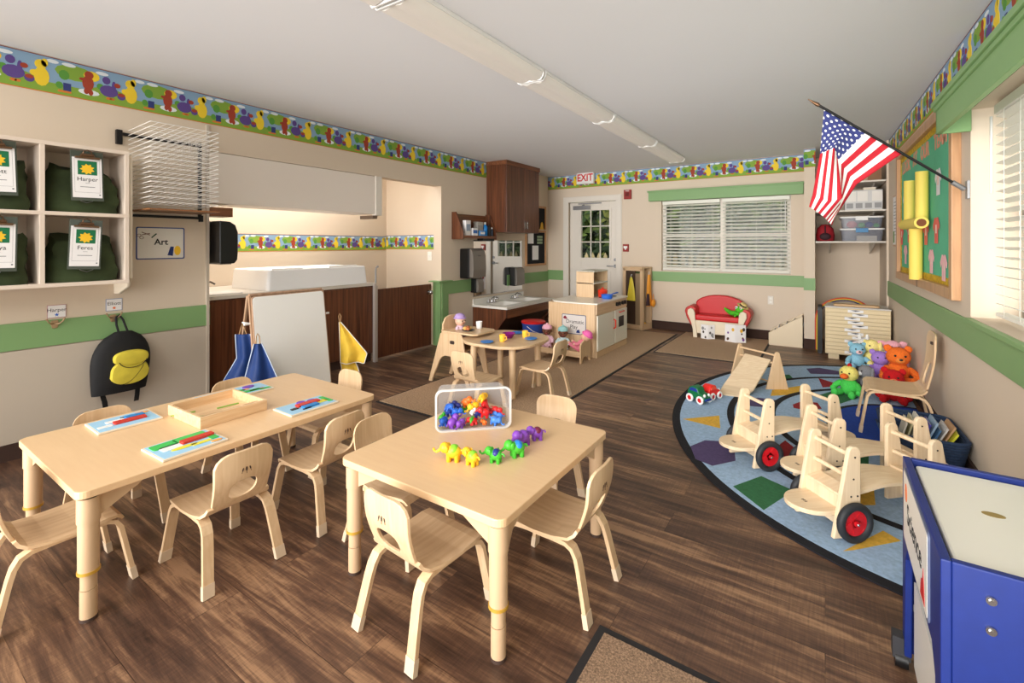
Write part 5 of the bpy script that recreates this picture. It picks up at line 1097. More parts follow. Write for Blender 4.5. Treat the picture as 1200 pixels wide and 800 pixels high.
# ================================================================ TABLES
def activity_table(label, x0, x1, y0, y1, z=.462):
    cx_, cy_ = (x0+x1)/2, (y0+y1)/2; a, b_ = (x1-x0)/2, (y1-y0)/2
    t = thing('activity_table', label, 'table', (cx_, cy_, 0), 0, 'long rectangular activity tables')
    MB().prism(rrect(-a, a, -b_, b_, .035), z-.027, z, 'z').build('tabletop', MAPLE, t, bevel=.003)
    MB().box(-a+.03, a-.03, -b_+.03, b_-.03, z-.034, z-.027).build('apron_frame', mat('tan_edge', (204, 174, 138), .5), t)
    for sx in (-1, 1):
        for sy in (-1, 1):
            px, py = sx*(a-.042), sy*(b_-.042); m = MB()
            m.cyl((px, py, .17), (px, py, z-.034), .030, n=24).cyl((px, py, z-.12), (px, py, z-.034), .033, n=24)
            m.prism([(px, z-.034), (px-sx*.16, z-.034), (px-sx*.14, z-.05), (px-sx*.03, z-.11), (px, z-.11)], py-.008, py+.008, 'y').prism([(py, z-.034), (py-sy*.16, z-.034), (py-sy*.14, z-.05), (py-sy*.03, z-.11), (py, z-.11)], px-.008, px+.008, 'x')
            l = m.build('leg', LEGTAN, t)
            MB().cyl((px, py, .165), (px, py, .175), .0325, n=24).build('gold_ring', GOLD, l)
            MB().cyl((px, py, .11), (px, py, .17), .0235, n=24).cyl((px, py, .0), (px, py, .108), .0245, n=24).build('leg_extension', LEGTAN, l)
            MB().cyl((px, py, .0008), (px, py, .012), .0255, n=24).build('glide_foot', mat('brown_glide', (70, 52, 44), .6), l)
    return t
activity_table('front table with the toy bin and the elephant chain, light maple top', -1.60, -.815, 1.165, 2.005)
activity_table('longer light maple table by the wall holding puzzles and a wooden box', -2.905, -2.095, .50, 1.77)
TZ = .4625
# puzzles
PZB = mat('puzzle_lightblue', (160, 205, 232), .5); PZG = mat('puzzle_green', (70, 190, 90), .5); PZW = mat('puzzle_board_cream', (232, 220, 200), .5)
def puzzle(label, x, y, rz, w_, h, items, ground):
    t = thing('wooden_puzzle', label, 'puzzle', (x, y, TZ), rz, 'inset puzzles on the puzzle table')
    MB().box(-w_, w_, -h, h, 0, .009).build('board', PZW, t, bevel=.002)
    MB().box(-w_+.008, w_-.008, -h+.008, h-.008, .009, .0095).build('printed_field', PZB, t); 
    if ground: MB().box(-w_+.008, -w_+.05, -h+.008, h-.008, .0095, .0098).build('printed_grass', PZG, t)
    for nm, px, py, a, b_, hh, mt, rnd in items:
        pl = [(px+a*math.cos(2*PI*i/20), py+b_*math.sin(2*PI*i/20)) for i in range(20)] if rnd else rrect(px-a, px+a, py-b_, py+b_, min(a, b_)*.3, 3)
        MB().prism(pl, .0097, .0097+hh, 'z').build(nm, mt, t, bevel=.001 if hh > .003 else 0)
PUZ_RED = mat('puzzle_red', (206, 56, 44), .45); PB = mat('puzzle_blue', (40, 130, 200), .45); PY = mat('puzzle_yellow', (235, 220, 70), .5); PP = mat('puzzle_purple', (120, 70, 180), .45); PO = mat('puzzle_orange', (240, 170, 90), .5); PW = mat('puzzle_white', (238, 238, 234), .5)
puzzle('light blue train puzzle with a long red block at the wall side near end', -2.757, .83, math.radians(-1), .098, .122, [('red_block', .020, .015, .020, .062, .008, PUZ_RED, 0), ('blue_block', -.025, .045, .018, .038, .008, PB, 0), ('white_block', -.022, -.03, .016, .035, .002, PW, 0), ('black_detail', -.045, .012, .006, .016, .003, BLACK, 0), ('orange_shape', -.06, .085, .016, .028, .002, PO, 1), ('pale_shape', .03, -.08, .014, .026, .002, PW, 0)], False)
puzzle('green and blue puzzle with a red bar at the front edge of the puzzle table', -2.225, .876, math.radians(2), .098, .122, [('red_bar', -.01, .048, .018, .062, .010, PUZ_RED, 0), ('yellow_arc', .035, -.02, .014, .048, .002, PY, 1), ('white_block', -.005, -.052, .026, .036, .002, PW, 0), ('green_strip', -.05, -.06, .03, .045, .002, PZG, 0), ('green_field', -.055, .04, .03, .06, .002, PZG, 0), ('yellow_bar', .045, .04, .012, .036, .002, PY, 0), ('orange_disc', .075, .085, .012, .022, .002, PO, 1), ('green_corner', .02, .095, .03, .014, .002, PZG, 0)], False)
puzzle('long green puzzle with a purple disc behind the wooden box', -2.765, 1.33, math.radians(-2), .085, .18, [('green_bar', .045, -.02, .016, .14, .002, PZG, 0), ('green_field', .0, .0, .022, .06, .002, mat('puzzle_midgreen', (60, 170, 70), .5), 1), ('purple_disc', -.035, .09, .020, .032, .006, PP, 1), ('orange_bar', .05, .10, .010, .04, .002, PO, 0), ('orange_shape', .0, .06, .012, .02, .002, PO, 1), ('green_corner', .06, .14, .012, .03, .002, PZG, 0)], False)
puzzle('puzzle with red, blue, yellow pieces and purple wheels near the far corner', -2.24, 1.435, math.radians(-1), .085, .132, [('red_body', -.005, .01, .018, .062, .010, PUZ_RED, 0), ('blue_body', .035, .0, .018, .042, .008, PB, 0), ('yellow_body', .012, .08, .020, .026, .002, PY, 0), ('purple_wheel', -.045, -.005, .018, .022, .007, PP, 1), ('purple_wheel', -.030, .045, .018, .022, .007, PP, 1), ('black_funnel', .015, -.075, .010, .018, .004, BLACK, 0), ('black_stripe', .055, -.03, .006, .022, .004, BLACK, 0), ('green_strip', .0, .112, .05, .012, .002, PZG, 0)], False)
# wooden tray box
t = thing('wooden_box', 'open shallow light wood box with dividers in the middle of the puzzle table', 'box', (-2.53, 1.14, TZ), math.radians(1))
w_, h_, bz = .165, .155, .052; 
PINE = wood('pine', (222, 180, 134), (242, 210, 168), (20, 1.5, 20))
for x0, x1, y0, y1 in ((-w_, -w_+.012, -h_, h_), (w_-.012, w_, -h_, h_), (-w_+.012, w_-.012, -h_, -h_+.012), (-w_+.012, w_-.012, h_-.012, h_)): MB().box(x0, x1, y0, y1, 0, bz).build('side_board', PINE, t, bevel=.001)
MB().box(-w_+.012, w_-.012, -h_+.012, h_-.012, .002, .008).build('bottom_board', PINE, t)
MB().box(w_-.075, w_-.067, -h_+.012, h_-.012, .008, .036).box(w_-.067, w_-.012, .06, .068, .008, .036).build('divider', PINE, t)
t2 = thing('sandpaper_strip', 'grey strip lying in the long compartment of the wooden box', 'strip', (-2.40, 1.09, TZ+.0085), math.radians(1)); MB().box(-.020, .020, -.075, .075, 0, .016).build('strip_body', mat('strip_grey', (150, 142, 128), .7), t2, bevel=.002)
t2 = thing('sandpaper_strip', 'darker grey strip at the far right compartment of the wooden box', 'strip', (-2.405, 1.245, TZ+.0085), math.radians(1)); MB().box(-.020, .020, -.032, .032, 0, .018).build('strip_body', mat('strip_darkgrey', (112, 106, 98), .7), t2, bevel=.002)
t2 = thing('eraser', 'small white eraser between the two grey strips in the wooden box', 'eraser', (-2.405, 1.185, TZ+.0085)); MB().box(-.014, .014, -.014, .014, 0, .024).build('eraser_body', WHITE, t2, bevel=.003)
for i, (x, y, a) in enumerate(((-2.62, 1.02, 1.3), (-2.56, 1.2, 1.5), (-2.50, 1.07, 1.2))): t2 = thing('craft_stick', ['green craft stick lying at the near end of the box', 'green craft stick lying along the far side of the box', 'green craft stick lying next to the divider'][i], 'stick', (x, y, TZ+.0085), a, 'green sticks in the wooden box'); MB().box(-.05, .05, -.005, .005, 0, .005).build('stick_body', mat('stick_green', (150, 190, 90), .6), t2)

# ================================================================ TOY BIN
def elephant(name, label, loc, rz, mt, pt, sc=1, rot=None, group=None, patch=True):
    t = thing(name, label, 'toy elephant', loc, rz, group, rot); t.scale = (sc,)*3
    m = MB(); m.ball((0, 0, .030), (.028, .021, .022)).ball((.030, 0, .042), (.018, .018, .018), nu=14, nv=10)
    for x in (-.014, .014):
        for y in (-.010, .010): m.cyl((x, y, .0), (x, y, .024), .0078, .0085, 10)
    for s_ in (-1, 1): m.ball((.022, s_*.017, .042), (.008, .003, .012), nu=10, nv=8)
    m.tube([(.042, 0, .038), (.052, 0, .030), (.060, 0, .026), (.068, 0, .030), (.070, 0, .038)], [.006, .005, .0045, .004, .004], 8)
    m.tube([(-.024, 0, .036), (-.034, 0, .036), (-.038, 0, .028)], .0035, 6)
    m.build('body', mt, t)
    if patch:
        m = MB(); m.ball((-.002, 0, .037), (.018, .0212, .0175), nu=16, nv=10).build('saddle_patch', pt, t)
    return t
LIME = mat('lime_patch', (140, 215, 50), .4); DPU = mat('dark_purple_patch', (110, 30, 60), .4); SKY = mat('sky_patch', (40, 130, 220), .4); NVY = mat('navy_patch', (40, 50, 130), .4)
YE = mat('elephant_yellow', (248, 190, 40), .4)
EL = [((-1.205, 1.395), 205, YE, LIME, 1.15, 'yellow elephant with a lime patch at the left end of the chain'), ((-1.122, 1.408), 175, YE, LIME, 1.0, 'smaller yellow elephant with a lime patch, second in the chain'),
      ((-1.060, 1.475), 195, GRN, NVY, .95, 'green elephant with a navy patch, third from the left in the chain'), ((-1.020, 1.565), 235, GRN, SKY, 1.15, 'larger green elephant with a sky blue patch, fourth in the chain'),
      ((-1.055, 1.665), 255, PUR, PUR, 1.15, 'large purple elephant lying with its open side to the left in the chain'), ((-1.035, 1.745), 225, PUR, DPU, 1.0, 'purple elephant with a maroon patch at the right end of the chain')]
for (x, y), a, mt, pt, sc, lb in EL: elephant('toy_elephant', lb, (x, y, TZ), math.radians(a), mt, pt, sc, group='linked toy elephants on the front table')
BINX, BINY, BINA = -1.385, 1.735, math.radians(44)
t = thing('toy_bin', 'clear plastic bin lying on its side full of colourful toy animals', 'bin', (BINX, BINY, TZ), BINA)
CLEAR = bpy.data.materials.new('clear_plastic'); CLEAR.use_nodes = True; nt = CLEAR.node_tree; nt.nodes.clear()
o_ = nt.nodes.new('ShaderNodeOutputMaterial'); a_ = nt.nodes.new('ShaderNodeBsdfTransparent'); b_ = nt.nodes.new('ShaderNodeBsdfPrincipled'); c_ = nt.nodes.new('ShaderNodeMixShader')
a_.inputs[0].default_value = (.96, .96, .96, 1); b_.inputs['Base Color'].default_value = (.75, .75, .75, 1); b_.inputs['Roughness'].default_value = .2; c_.inputs[0].default_value = .16
nt.links.new(a_.outputs[0], c_.inputs[1]); nt.links.new(b_.outputs[0], c_.inputs[2]); nt.links.new(c_.outputs[0], o_.inputs[0])
def shell(a, b_, r, y0, y1, s1, th):
    """tapered tub lying on its side, mouth at y0 (towards the camera), base at y1"""
    m = MB(); o = rrect(-a, a, 0, 2*b_, r); k = len(o)
    sc = lambda s_, d: [(p[0]*s_*(1-d/a), b_+(p[1]-b_)*s_*(1-d/b_)+(0), ) for p in o]
    Lr = [[(x, y0, z) for x, z in sc(1, 0)], [(x, y1, z-(1-s1)*b_) for x, z in sc(s1, 0)], [(x, y1-th, z-(1-s1)*b_) for x, z in sc(s1, th)], [(x, y0, z) for x, z in sc(1, th)]]
    vs = [p for r_ in Lr for p in r_]
    m.add(vs, [(q*k+i, q*k+(i+1) % k, (q+1)*k+(i+1) % k, (q+1)*k+i) for q in (0, 2) for i in range(k)]+[(3*k+i, 3*k+(i+1) % k, (i+1) % k, i) for i in range(k)]+[tuple(k+i for i in range(k)), tuple(2*k+i for i in range(k))], 0, True); return m
shell(.168, .092, .028, -.085, .055, .93, .0022).build('tub', CLEAR, t)
m = MB(); o = rrect(-.173, .173, -.0, .190, .032); i_ = rrect(-.164, .164, .008, .182, .026); k = len(o)
m.add([(x, -.092, z) for x, z in o]+[(x, -.092, z) for x, z in i_]+[(x, -.078, z) for x, z in o]+[(x, -.078, z) for x, z in i_], [(j, (j+1) % k, k+(j+1) % k, k+j) for j in range(k)]+[(2*k+j, 2*k+(j+1) % k, 3*k+(j+1) % k, 3*k+j) for j in range(k)]+[(j, (j+1) % k, 2*k+(j+1) % k, 2*k+j) for j in range(k)]+[(k+j, k+(j+1) % k, 3*k+(j+1) % k, 3*k+j) for j in range(k)], 0, True)
RIM = bpy.data.materials.new('frosted_rim'); RIM.use_nodes = True; RIM.node_tree.nodes['Principled BSDF'].inputs['Base Color'].default_value = lin((228, 226, 222)); RIM.node_tree.nodes['Principled BSDF'].inputs['Alpha'].default_value = .6; RIM.node_tree.nodes['Principled BSDF'].inputs['Roughness'].default_value = .25
m.build('rim', RIM, t)
rb = Matrix.Rotation(BINA, 3, 'Z')
TOYS = [(-.135, -.04, .012, BLU, 1.2), (-.115, .01, .04, DBLU, 1.25), (-.125, -.02, .066, BLU, 1.1), (-.09, -.03, .05, BLU, 1.1), (-.075, .0, .065, NVY, 1.0), (-.095, -.055, .006, PUR, 1.4), (-.055, -.055, .006, PUR, 1.2),
        (-.05, .01, .045, GRN, .9), (-.02, .01, .07, ORG, 1.3), (.0, -.03, .05, PAPER, .7), (-.015, -.055, .02, GRN, .8), (.005, -.055, .006, RED, 1.1), (.02, .0, .058, YE, 1.3), (.045, .02, .085, YE, 1.3), (.03, -.02, .03, NVY, 1.1),
        (.06, -.03, .035, RED, 1.3), (.075, .0, .055, RED, 1.3), (.06, -.055, .005, ORG, .7), (.085, .02, .02, RED, 1.2), (.11, -.01, .038, RED, 1.1), (.105, -.055, .006, mat('toy_sky', (70, 130, 220), .4), 1.2), (.132, -.03, .012, mat('toy_sky', (70, 130, 220), .4), 1.1), (-.142, .02, .01, GRN, .9)]
WHERE = ['at the left wall of the bin', 'behind the others at the left', 'on top at the left', 'left of the middle', 'high, left of the middle', 'at the front left bottom', 'at the front bottom beside the other purple one', 'in the middle back', 'high, left of the yellow ones', 'small, in the middle', 'small at the front middle', 'at the front bottom in the middle', 'in the middle of the heap', 'on top of the heap', 'half hidden in the middle', 'right of the middle', 'high at the right', 'small at the front right', 'at the bottom right back', 'at the right side', 'at the front right bottom', 'at the right wall of the bin', 'deep in the left corner']
CN = {BLU.name: 'blue', DBLU.name: 'navy', NVY.name: 'dark blue', PUR.name: 'purple', GRN.name: 'green', ORG.name: 'orange', PAPER.name: 'white', RED.name: 'red', YE.name: 'yellow', 'toy_sky': 'sky blue'}
rnd = random.Random(5)
for i, (x, y, z, mt, sc) in enumerate(TOYS):
    p = Vector((BINX, BINY, TZ))+rb @ Vector((x*.93, y, z+.004))
    elephant('toy_animal', '%s toy animal %s' % (CN[mt.name], WHERE[i]), tuple(p), 0, mt, mt, sc*.62, rot=(rnd.uniform(-.4, .4), rnd.uniform(-.4, .4), rnd.uniform(0, 6.28)), group='toy animals in the clear bin', patch=False)['category'] = 'toy animal'

# ================================================================ RIDE-ON SEESAWS
TIRE = mat('black_rubber', (40, 42, 46), .6); HUB = mat('wheel_red', (200, 24, 34), .35); SCREW = mat('screw_dark', (60, 56, 54), .4, .6)
RB = wood('pale_beech', (226, 200, 164), (240, 218, 186), (20, 20, 1.2)); RBX = wood('pale_beech_lengthwise', (226, 198, 160), (240, 218, 186), (1.2, 20, 20))
def make_rider(label):
    t = thing('wooden_rider', label, 'ride-on toy', (0, 0, 0), 0, 'wooden two-seat riders on the rug')
    hw = .105; PH = .405
    for e, mir in ((0, 1), (1, -1)):
        X = (lambda x: x) if mir == 1 else (lambda x: .64-x)
        for s_ in (-1, 1):
            pts = [(X(.0), .012 if mir > 0 else .03), (X(.135), .012 if mir > 0 else .03), (X(.135), .385), (X(.128), .398), (X(.115), PH), (X(.095), PH), (X(.082), .398), (X(.075), .385)]
            MB().prism(pts, s_*hw-.010, s_*hw+.010, 'y').build('side_post', RB, t, bevel=.004)
            for px, pz in ((.105, .36), (.098, .265), (.085, .19), (.118, .19), (.05, .08)): MB().cyl((X(px), s_*(hw+.0095), pz), (X(px), s_*(hw+.0115), pz), .0042, n=8).build('screw', SCREW, t)
        for px, pz in ((.105, .36), (.098, .265)): MB().cyl((X(px), -hw, pz), (X(px), hw, pz), .010, n=12).build('rung', RBX, t)
        MB().prism([(X(.052), .19), (X(.125), .205), (X(.125), .193), (X(.052), .178)], -hw+.01, hw-.01, 'y').build('shelf_board', RBX, t, bevel=.002)
        MB().box(min(X(.05), X(.06)), max(X(.05), X(.06)), -hw+.01, hw-.01, .05, .18).build('end_board', RB, t)
        # low half-round platform outside the posts
        pl = [(X(.06), -hw+.011), (X(.06), hw-.011)]+[(X(.0-.125*math.cos(math.radians(a))), (hw-.004)*math.sin(math.radians(a))) for a in range(90, -91, -12)]
        MB().prism(pl if mir > 0 else pl[::-1], .105, .125, 'z').build('foot_platform', RBX, t, bevel=.004)
        m = MB()
        for dy in (-.010, 0, .010): m.prism([(X(-.045)+.008*math.cos(2*PI*i/8), dy+.003*math.sin(2*PI*i/8)) for i in range(8)], .125, .1256, 'z')
        m.build('emblem', mat('burnt_brown', (70, 50, 42), .8), t)
    # curved seat board joining the two ends
    pth = [(.09+.46*q, 0, .185+.028*(1-math.cos(q*2*PI))/2*1.0+.0) for q in [i/14 for i in range(15)]]
    MB().ribbon(pth, (0, hw-.011, 0), .014).build('seat_board', RBX, t, bevel=.003)
    for s_ in (-1, 1):
        wx, wz = .085, .087; y0 = s_*(hw+.012); y1 = s_*(hw+.048)
        w_ = MB().tube([(wx+.070*math.cos(2*PI*i/28), (y0+y1)/2, wz+.070*math.sin(2*PI*i/28)) for i in range(29)], .017, 10).build('wheel', TIRE, t)
        m = MB().cyl((wx, y0, wz), (wx, y1, wz), .012, n=12)
        m.tube([(wx+.052*math.cos(2*PI*i/24), (y0+y1)/2, wz+.052*math.sin(2*PI*i/24)) for i in range(25)], .006, 6)
        for i in range(5):
            a = 2*PI*i/5+.3; m.T = Matrix.Translation((wx, (y0+y1)/2, wz)) @ Matrix.Rotation(a, 4, 'Y'); m.prism([(0, -.017), (.052, -.012), (.052, .012), (0, .017)], -.006, .006, 'y'); m.T = Matrix.Identity(4)
        m.cyl((wx, (y0+y1)/2-.004, wz), (wx, (y0+y1)/2+.004, wz), .05, n=24)
        m.build('wheel_hub', HUB, w_, label='red five-spoke hub'); MB().ball((wx, y1, wz), (.006, .004, .006), nu=8, nv=6).build('axle_cap', CHROME, w_)
    MB().cyl((.085, -hw-.02, .087), (.085, hw+.02, .087), .006).build('axle', SCREW, t)
    return t
rd = make_rider('wooden rider nearest the camera, in front of the blue table')
# near-post outer corner and axis angle of each
def put(o, cx_, cy_, deg):
    a = math.radians(deg); off = Matrix.Rotation(a, 3, 'Z') @ Vector((.0, .105, 0)); o.location = (cx_+off[0], cy_+off[1], .0185-.008); o.rotation_euler = (0, 0, a)
put(rd, .025, 2.480, 43)
r2 = dup(rd, (0, 0, 0), 0, 'wooden rider in the middle, partly hidden by the nearest one'); put(r2, -.025, 2.865, 36)
r3 = dup(rd, (0, 0, 0), 0, 'wooden rider farthest from the camera, nearest the slide'); put(r3, -.345, 3.000, 44)

# ================================================================ SLIDE AND TOY CARS
t = thing('toy_slide', 'small birch ramp slide on an A-shaped stand at the edge of the rug', 'slide', (-.55, 4.80, .0105))
def wl(m): m.T = Matrix.Translation((.55, -4.80, 0)); return m
ang = math.radians(8)
for (x, y, k) in ((-.71, 5.02, 0), (-.365, 4.79, 1)):
    p0, p1 = ((-.76, 4.92), (-.615, 5.10)) if k == 0 else ((-.440, 4.745), (-.275, 4.85))
    mx_ = (Vector((p0[0], p0[1], 0))+Vector((p1[0], p1[1], 0)))/2
    d_ = Vector((p1[0]-p0[0], p1[1]-p0[1], 0)).normalized(); nn = Vector((-d_[1], d_[0], 0)); hl = (Vector(p1)-Vector(p0)).length/2
    m = MB(); m.T = Matrix.Translation((.55, -4.80, 0)) @ frame(mx_, d_, (0, 0, 1), d_.cross(Vector((0, 0, 1))))
    m.prism([(-hl, 0), (hl, 0), (.018, .325), (.0, .335), (-.018, .325)], -.009, .009, 'z').build('side_panel', BIRCH, t, bevel=.003)
A1, A2 = Vector((-.6875, 5.01, 0)), Vector((-.3575, 4.7975, 0))
up = lambda v, z: Vector((v[0], v[1], z))
wl(MB()).cyl(up(A1, .30), up(A2, .30), .009).build('top_rod', BIRCHX, t); wl(MB()).cyl(up(A1, .225), up(A2, .225), .009).build('top_rod', BIRCHX, t); wl(MB()).cyl(up(A1, .05), up(A2, .05), .008).build('brace_rod', BIRCHX, t)
e = (A2-A1).normalized()*.135; mid = (A1+A2)/2; foot = Vector((-.665, 4.36, 0)); 
wl(MB()).ribbon([foot+Vector((0, 0, .006)), foot+(mid-foot)*.25+Vector((0, 0, .045)), foot+(mid-foot)*.7+Vector((0, 0, .16)), up(mid, .245)], [(.10, .015, 0), (.12, -.01, 0), tuple(e), tuple(e)], .012).build('slide_board', RBX, t, bevel=.002)
def toy_car(label, loc, rz, body, trim, hubm, sc=1, tilt=0):
    t = thing('toy_car', label, 'toy car', loc, rz, None, rot=(0, tilt, rz)); t.scale = (sc,)*3
    MB().prism([(-.075, .03), (.08, .03), (.085, .05), (.07, .075), (.03, .085), (.018, .12), (-.03, .128), (-.06, .115), (-.078, .08)], -.042, .042, 'y').build('car_body', body, t, bevel=.012, seg=4)
    MB().prism([(.022, .088), (.014, .112), (-.028, .118), (-.05, .108), (-.058, .088)], -.0445, .0445, 'y').build('windows', trim, t, bevel=.003)
    for x in (-.045, .05):
        for s_ in (-1, 1):
            w_ = MB().tube([(x+.024*math.cos(2*PI*i/18), s_*.052, .033+.024*math.sin(2*PI*i/18)) for i in range(19)], .0095, 8).build('wheel', WHITE, t)
            MB().cyl((x, s_*.044, .033), (x, s_*.058, .033), .018, n=16).build('wheel_hub', hubm, w_)
    MB().box(-.095, -.075, -.035, .035, .028, .05).box(.078, .096, -.035, .035, .03, .048).build('bumper', trim, t, bevel=.006)
    for s_ in (-1, 1): MB().ball((.074, s_*.026, .07), (.010, .012, .014), nu=10, nv=8).build('headlight', WHITE, t)
    return t
toy_car('dark green chunky toy car with white wheels at the foot of the slide', (-.865, 4.06, .0105), math.radians(-25), mat('car_green', (18, 105, 62), .35), DBLU, RED, 1.02)
toy_car('red chunky toy car just behind the green one by the slide foot', (-.80, 4.215, .0105), math.radians(65), mat('car_red', (226, 40, 34), .35), mat('car_trim_red', (235, 90, 60), .4), RED, .95, 0)

# ================================================================ PLUSH PILE
PM = lambda n, c: mat('plush_'+n, c, .95, noise=.12, nscale=120)
GP = 'plush toys piled on the rug by the right wall'
ZF = .0105
t = thing('plush_bin', 'dark grey soft bin holding the pile of plush toys', 'bin', (.40, 5.42, ZF), math.radians(8))
MB().lathe([(.18, 0), (.20, .01), (.225, .17), (.23, .18), (.22, .18), (.20, .15), (.02, .14)], n=4 if False else 28).build('bin_body', mat('bin_grey', (74, 74, 80), .8), t); MB().lathe([(.226, .17), (.232, .172), (.232, .184), (.222, .184)], n=28).build('bin_rim', mat('bin_rim', (50, 50, 56), .8), t)
plush('plush_toy', 'light blue bear plush with a pink muzzle at the top left of the pile', (.245, 5.35, .175), math.radians(-80), PM('blue', (134, 184, 205)), PM('blue', (134, 184, 205)), PM('pinkm', (240, 200, 200)), 'round', 1.14, group=GP)
plush('plush_toy', 'pale yellow plush toy with drooping ears at the top of the pile', (.36, 5.40, .20), math.radians(-130), PM('yellow', (240, 222, 140)), PM('yellow', (240, 222, 140)), None, 'floppy', 1.20, group=GP)
plush('plush_toy', 'pink pig-like plush at the top right of the pile', (.50, 5.42, .205), math.radians(-75), PM('pink', (240, 176, 190)), PM('pink', (240, 176, 190)), PM('pinkn', (250, 205, 212)), 'wide', 1.20, group=GP)
plush('plush_toy', 'purple round-headed plush in the middle of the pile', (.40, 5.22, .135), math.radians(-85), PM('purple', (156, 122, 200)), PM('purple', (156, 122, 200)), None, 'round', 1.20, group=GP)
plush('plush_toy', 'orange shaggy plush with a black nose right of the purple one', (.515, 5.15, .13), math.radians(-85), PM('orange', (232, 112, 36)), PM('orange', (232, 112, 36)), PM('orangem', (240, 140, 60)), 'round', 1.54, group=GP)
def beak(t): MB().ball((.075, 0, .135), (.028, .024, .018), nu=14, nv=10).build('beak', PM('beak', (235, 110, 40)), t); MB().ball((.0, 0, .198), (.02, .012, .014), nu=12, nv=8).build('comb', PM('comb', (190, 30, 34)), t)
plush('plush_toy', 'bird plush with a yellow head, orange beak and green body on the rug', (.175, 4.97, ZF+.0), math.radians(-115), PM('green', (74, 200, 84)), PM('chick', (232, 220, 120)), None, None, 1.28, extra=beak, group=GP)
plush('plush_toy', 'grey and white plush animal lying beside the bird', (.30, 5.02, ZF+.05), math.radians(-150), PM('grey', (128, 128, 132)), PM('grey', (128, 128, 132)), PM('white', (226, 224, 222)), 'floppy', 1.08, group=GP)
plush('plush_toy', 'bright red plush on the rug below the orange one', (.47, 4.98, ZF+.005), math.radians(-95), PM('red', (196, 20, 26)), PM('red', (196, 20, 26)), PM('peach', (240, 130, 90)), 'round', 1.31, group=GP)
plush('plush_toy', 'white-eared plush peeking between the blue and yellow ones', (.30, 5.52, .225), math.radians(-90), PM('white', (226, 224, 222)), PM('white', (226, 224, 222)), None, 'long', 0.97, group=GP)

# ================================================================ BASKET WITH BOOKS
t = thing('book_basket', 'dark navy coiled rope basket by the right wall full of thin books', 'basket', (.47, 3.70, 0), math.radians(2))
t.location.z = .0105
ROPE = mat('navy_rope', (38, 56, 84), .9, noise=.25, nscale=60)
m = MB()
for k in range(13):
    z = .012+k*.0165; g = 1+.0*(k); a, b_ = .145+.0028*k, .215+.0035*k
    pts = [(p[0], p[1], z) for p in rrect(-a, a, -b_, b_, .07, 6)]; m.tube(pts+[pts[0]], .0095, 8)
m.build('coiled_wall', ROPE, t, weld=False); MB().prism(rrect(-.14, .14, -.21, .21, .07), .003, .012, 'z').build('basket_base', ROPE, t)
MB().tube([(-.185, -.05, .15), (-.20, -.04, .19), (-.20, .04, .19), (-.185, .05, .15)], .007).build('handle', ROPE, t)
BC = [((216, 210, 196), 'cream'), ((196, 190, 150), 'olive'), ((225, 222, 214), 'white'), ((120, 80, 60), 'brown'), ((66, 60, 150), 'violet'), ((150, 176, 200), 'pale blue'), ((70, 110, 150), 'blue'), ((215, 210, 205), 'pale grey'), ((170, 150, 120), 'tan'), ((222, 220, 60), 'bright yellow')]
for i, (c, n_) in enumerate(BC):
    o = thing('picture_book', '%s thin book leaning in the navy basket' % n_, 'book', (.345+.0185*i, 3.66+.012*(i % 3), .030+.0*i), 0, 'books in the navy basket', rot=(0, math.radians(14+1.6*i), math.radians(2*(i % 3)-2)))
    hh = .235+.014*(i % 3)
    MB().box(-.0045, -.003, -.085, .085, 0, hh).box(.003, .0045, -.085, .085, 0, hh).box(-.0045, .0045, -.086, -.085, 0, hh).build('cover', mat('cover_'+n_.replace(' ', '_'), c, .5), o); MB().box(-.0029, .0029, -.084, .082, .003, hh-.003).build('pages', PAPER, o)

# ================================================================ ALCOVE: shelves, bins, drawer cabinet
for z, lb in ((1.34, 'lower white alcove shelf holding the plastic bins'), (1.715, 'middle white alcove shelf holding the white drawer box'), (2.06, 'upper white alcove shelf near the ceiling')):
    t = thing('alcove_shelf', lb, 'shelf', (.25, 7.2, z), 0, 'white shelves in the alcove')
    MB().box(-.35, .34, -.25, .57, -.018, 0).build('shelf_board', TRIMW, t, bevel=.002)
    for x in (-.20, .24): MB().prism([(-.16, -.018), (.57, -.018), (.57, -.16), (.55, -.16)], x-.008, x+.008, 'x').build('bracket', TRIMW, t)
def clearbin(label, x0, x1, y0, y1, z, h, tint, lidm, clip):
    t = thing('storage_bin', label, 'storage bin', ((x0+x1)/2, (y0+y1)/2, z)); a, b_ = (x1-x0)/2, (y1-y0)/2
    o = rrect(-a, a, -b_, b_, .03); i_ = rrect(-a*.93, a*.93, -b_*.93, b_*.93, .03); k = len(o)
    MB().add([(x, y, 0.001) for x, y in i_]+[(x, y, h) for x, y in o], [(j, (j+1) % k, k+(j+1) % k, k+j) for j in range(k)]+[tuple(range(k))[::-1]], 0, True).build('tub', tint, t)
    MB().prism(rrect(-a-.012, a+.012, -b_-.012, b_+.012, .035), h, h+.018, 'z').build('lid', lidm, t, bevel=.003)
    MB().box(-.06, .06, -b_-.020, -b_-.010, h-.03, h+.02).build('clasp', clip, t, bevel=.004); return t
TINT = bpy.data.materials.new('smoky_clear_plastic'); TINT.use_nodes = True; nt = TINT.node_tree; p_ = nt.nodes['Principled BSDF']; p_.inputs['Base Color'].default_value = lin((150, 156, 170)); p_.inputs['Alpha'].default_value = .45; p_.inputs['Roughness'].default_value = .2
clearbin('lower clear plastic bin with a white lid and blue clasp on the alcove shelf', .16, .57, 6.97, 7.35, 1.3405, .135, TINT, WHITE, mat('clasp_blue', (60, 130, 180), .4))
clearbin('upper clear plastic bin with red and green toys stacked on the lower one', .16, .565, 6.98, 7.33, 1.4945, .125, TINT, WHITE, WHITE)
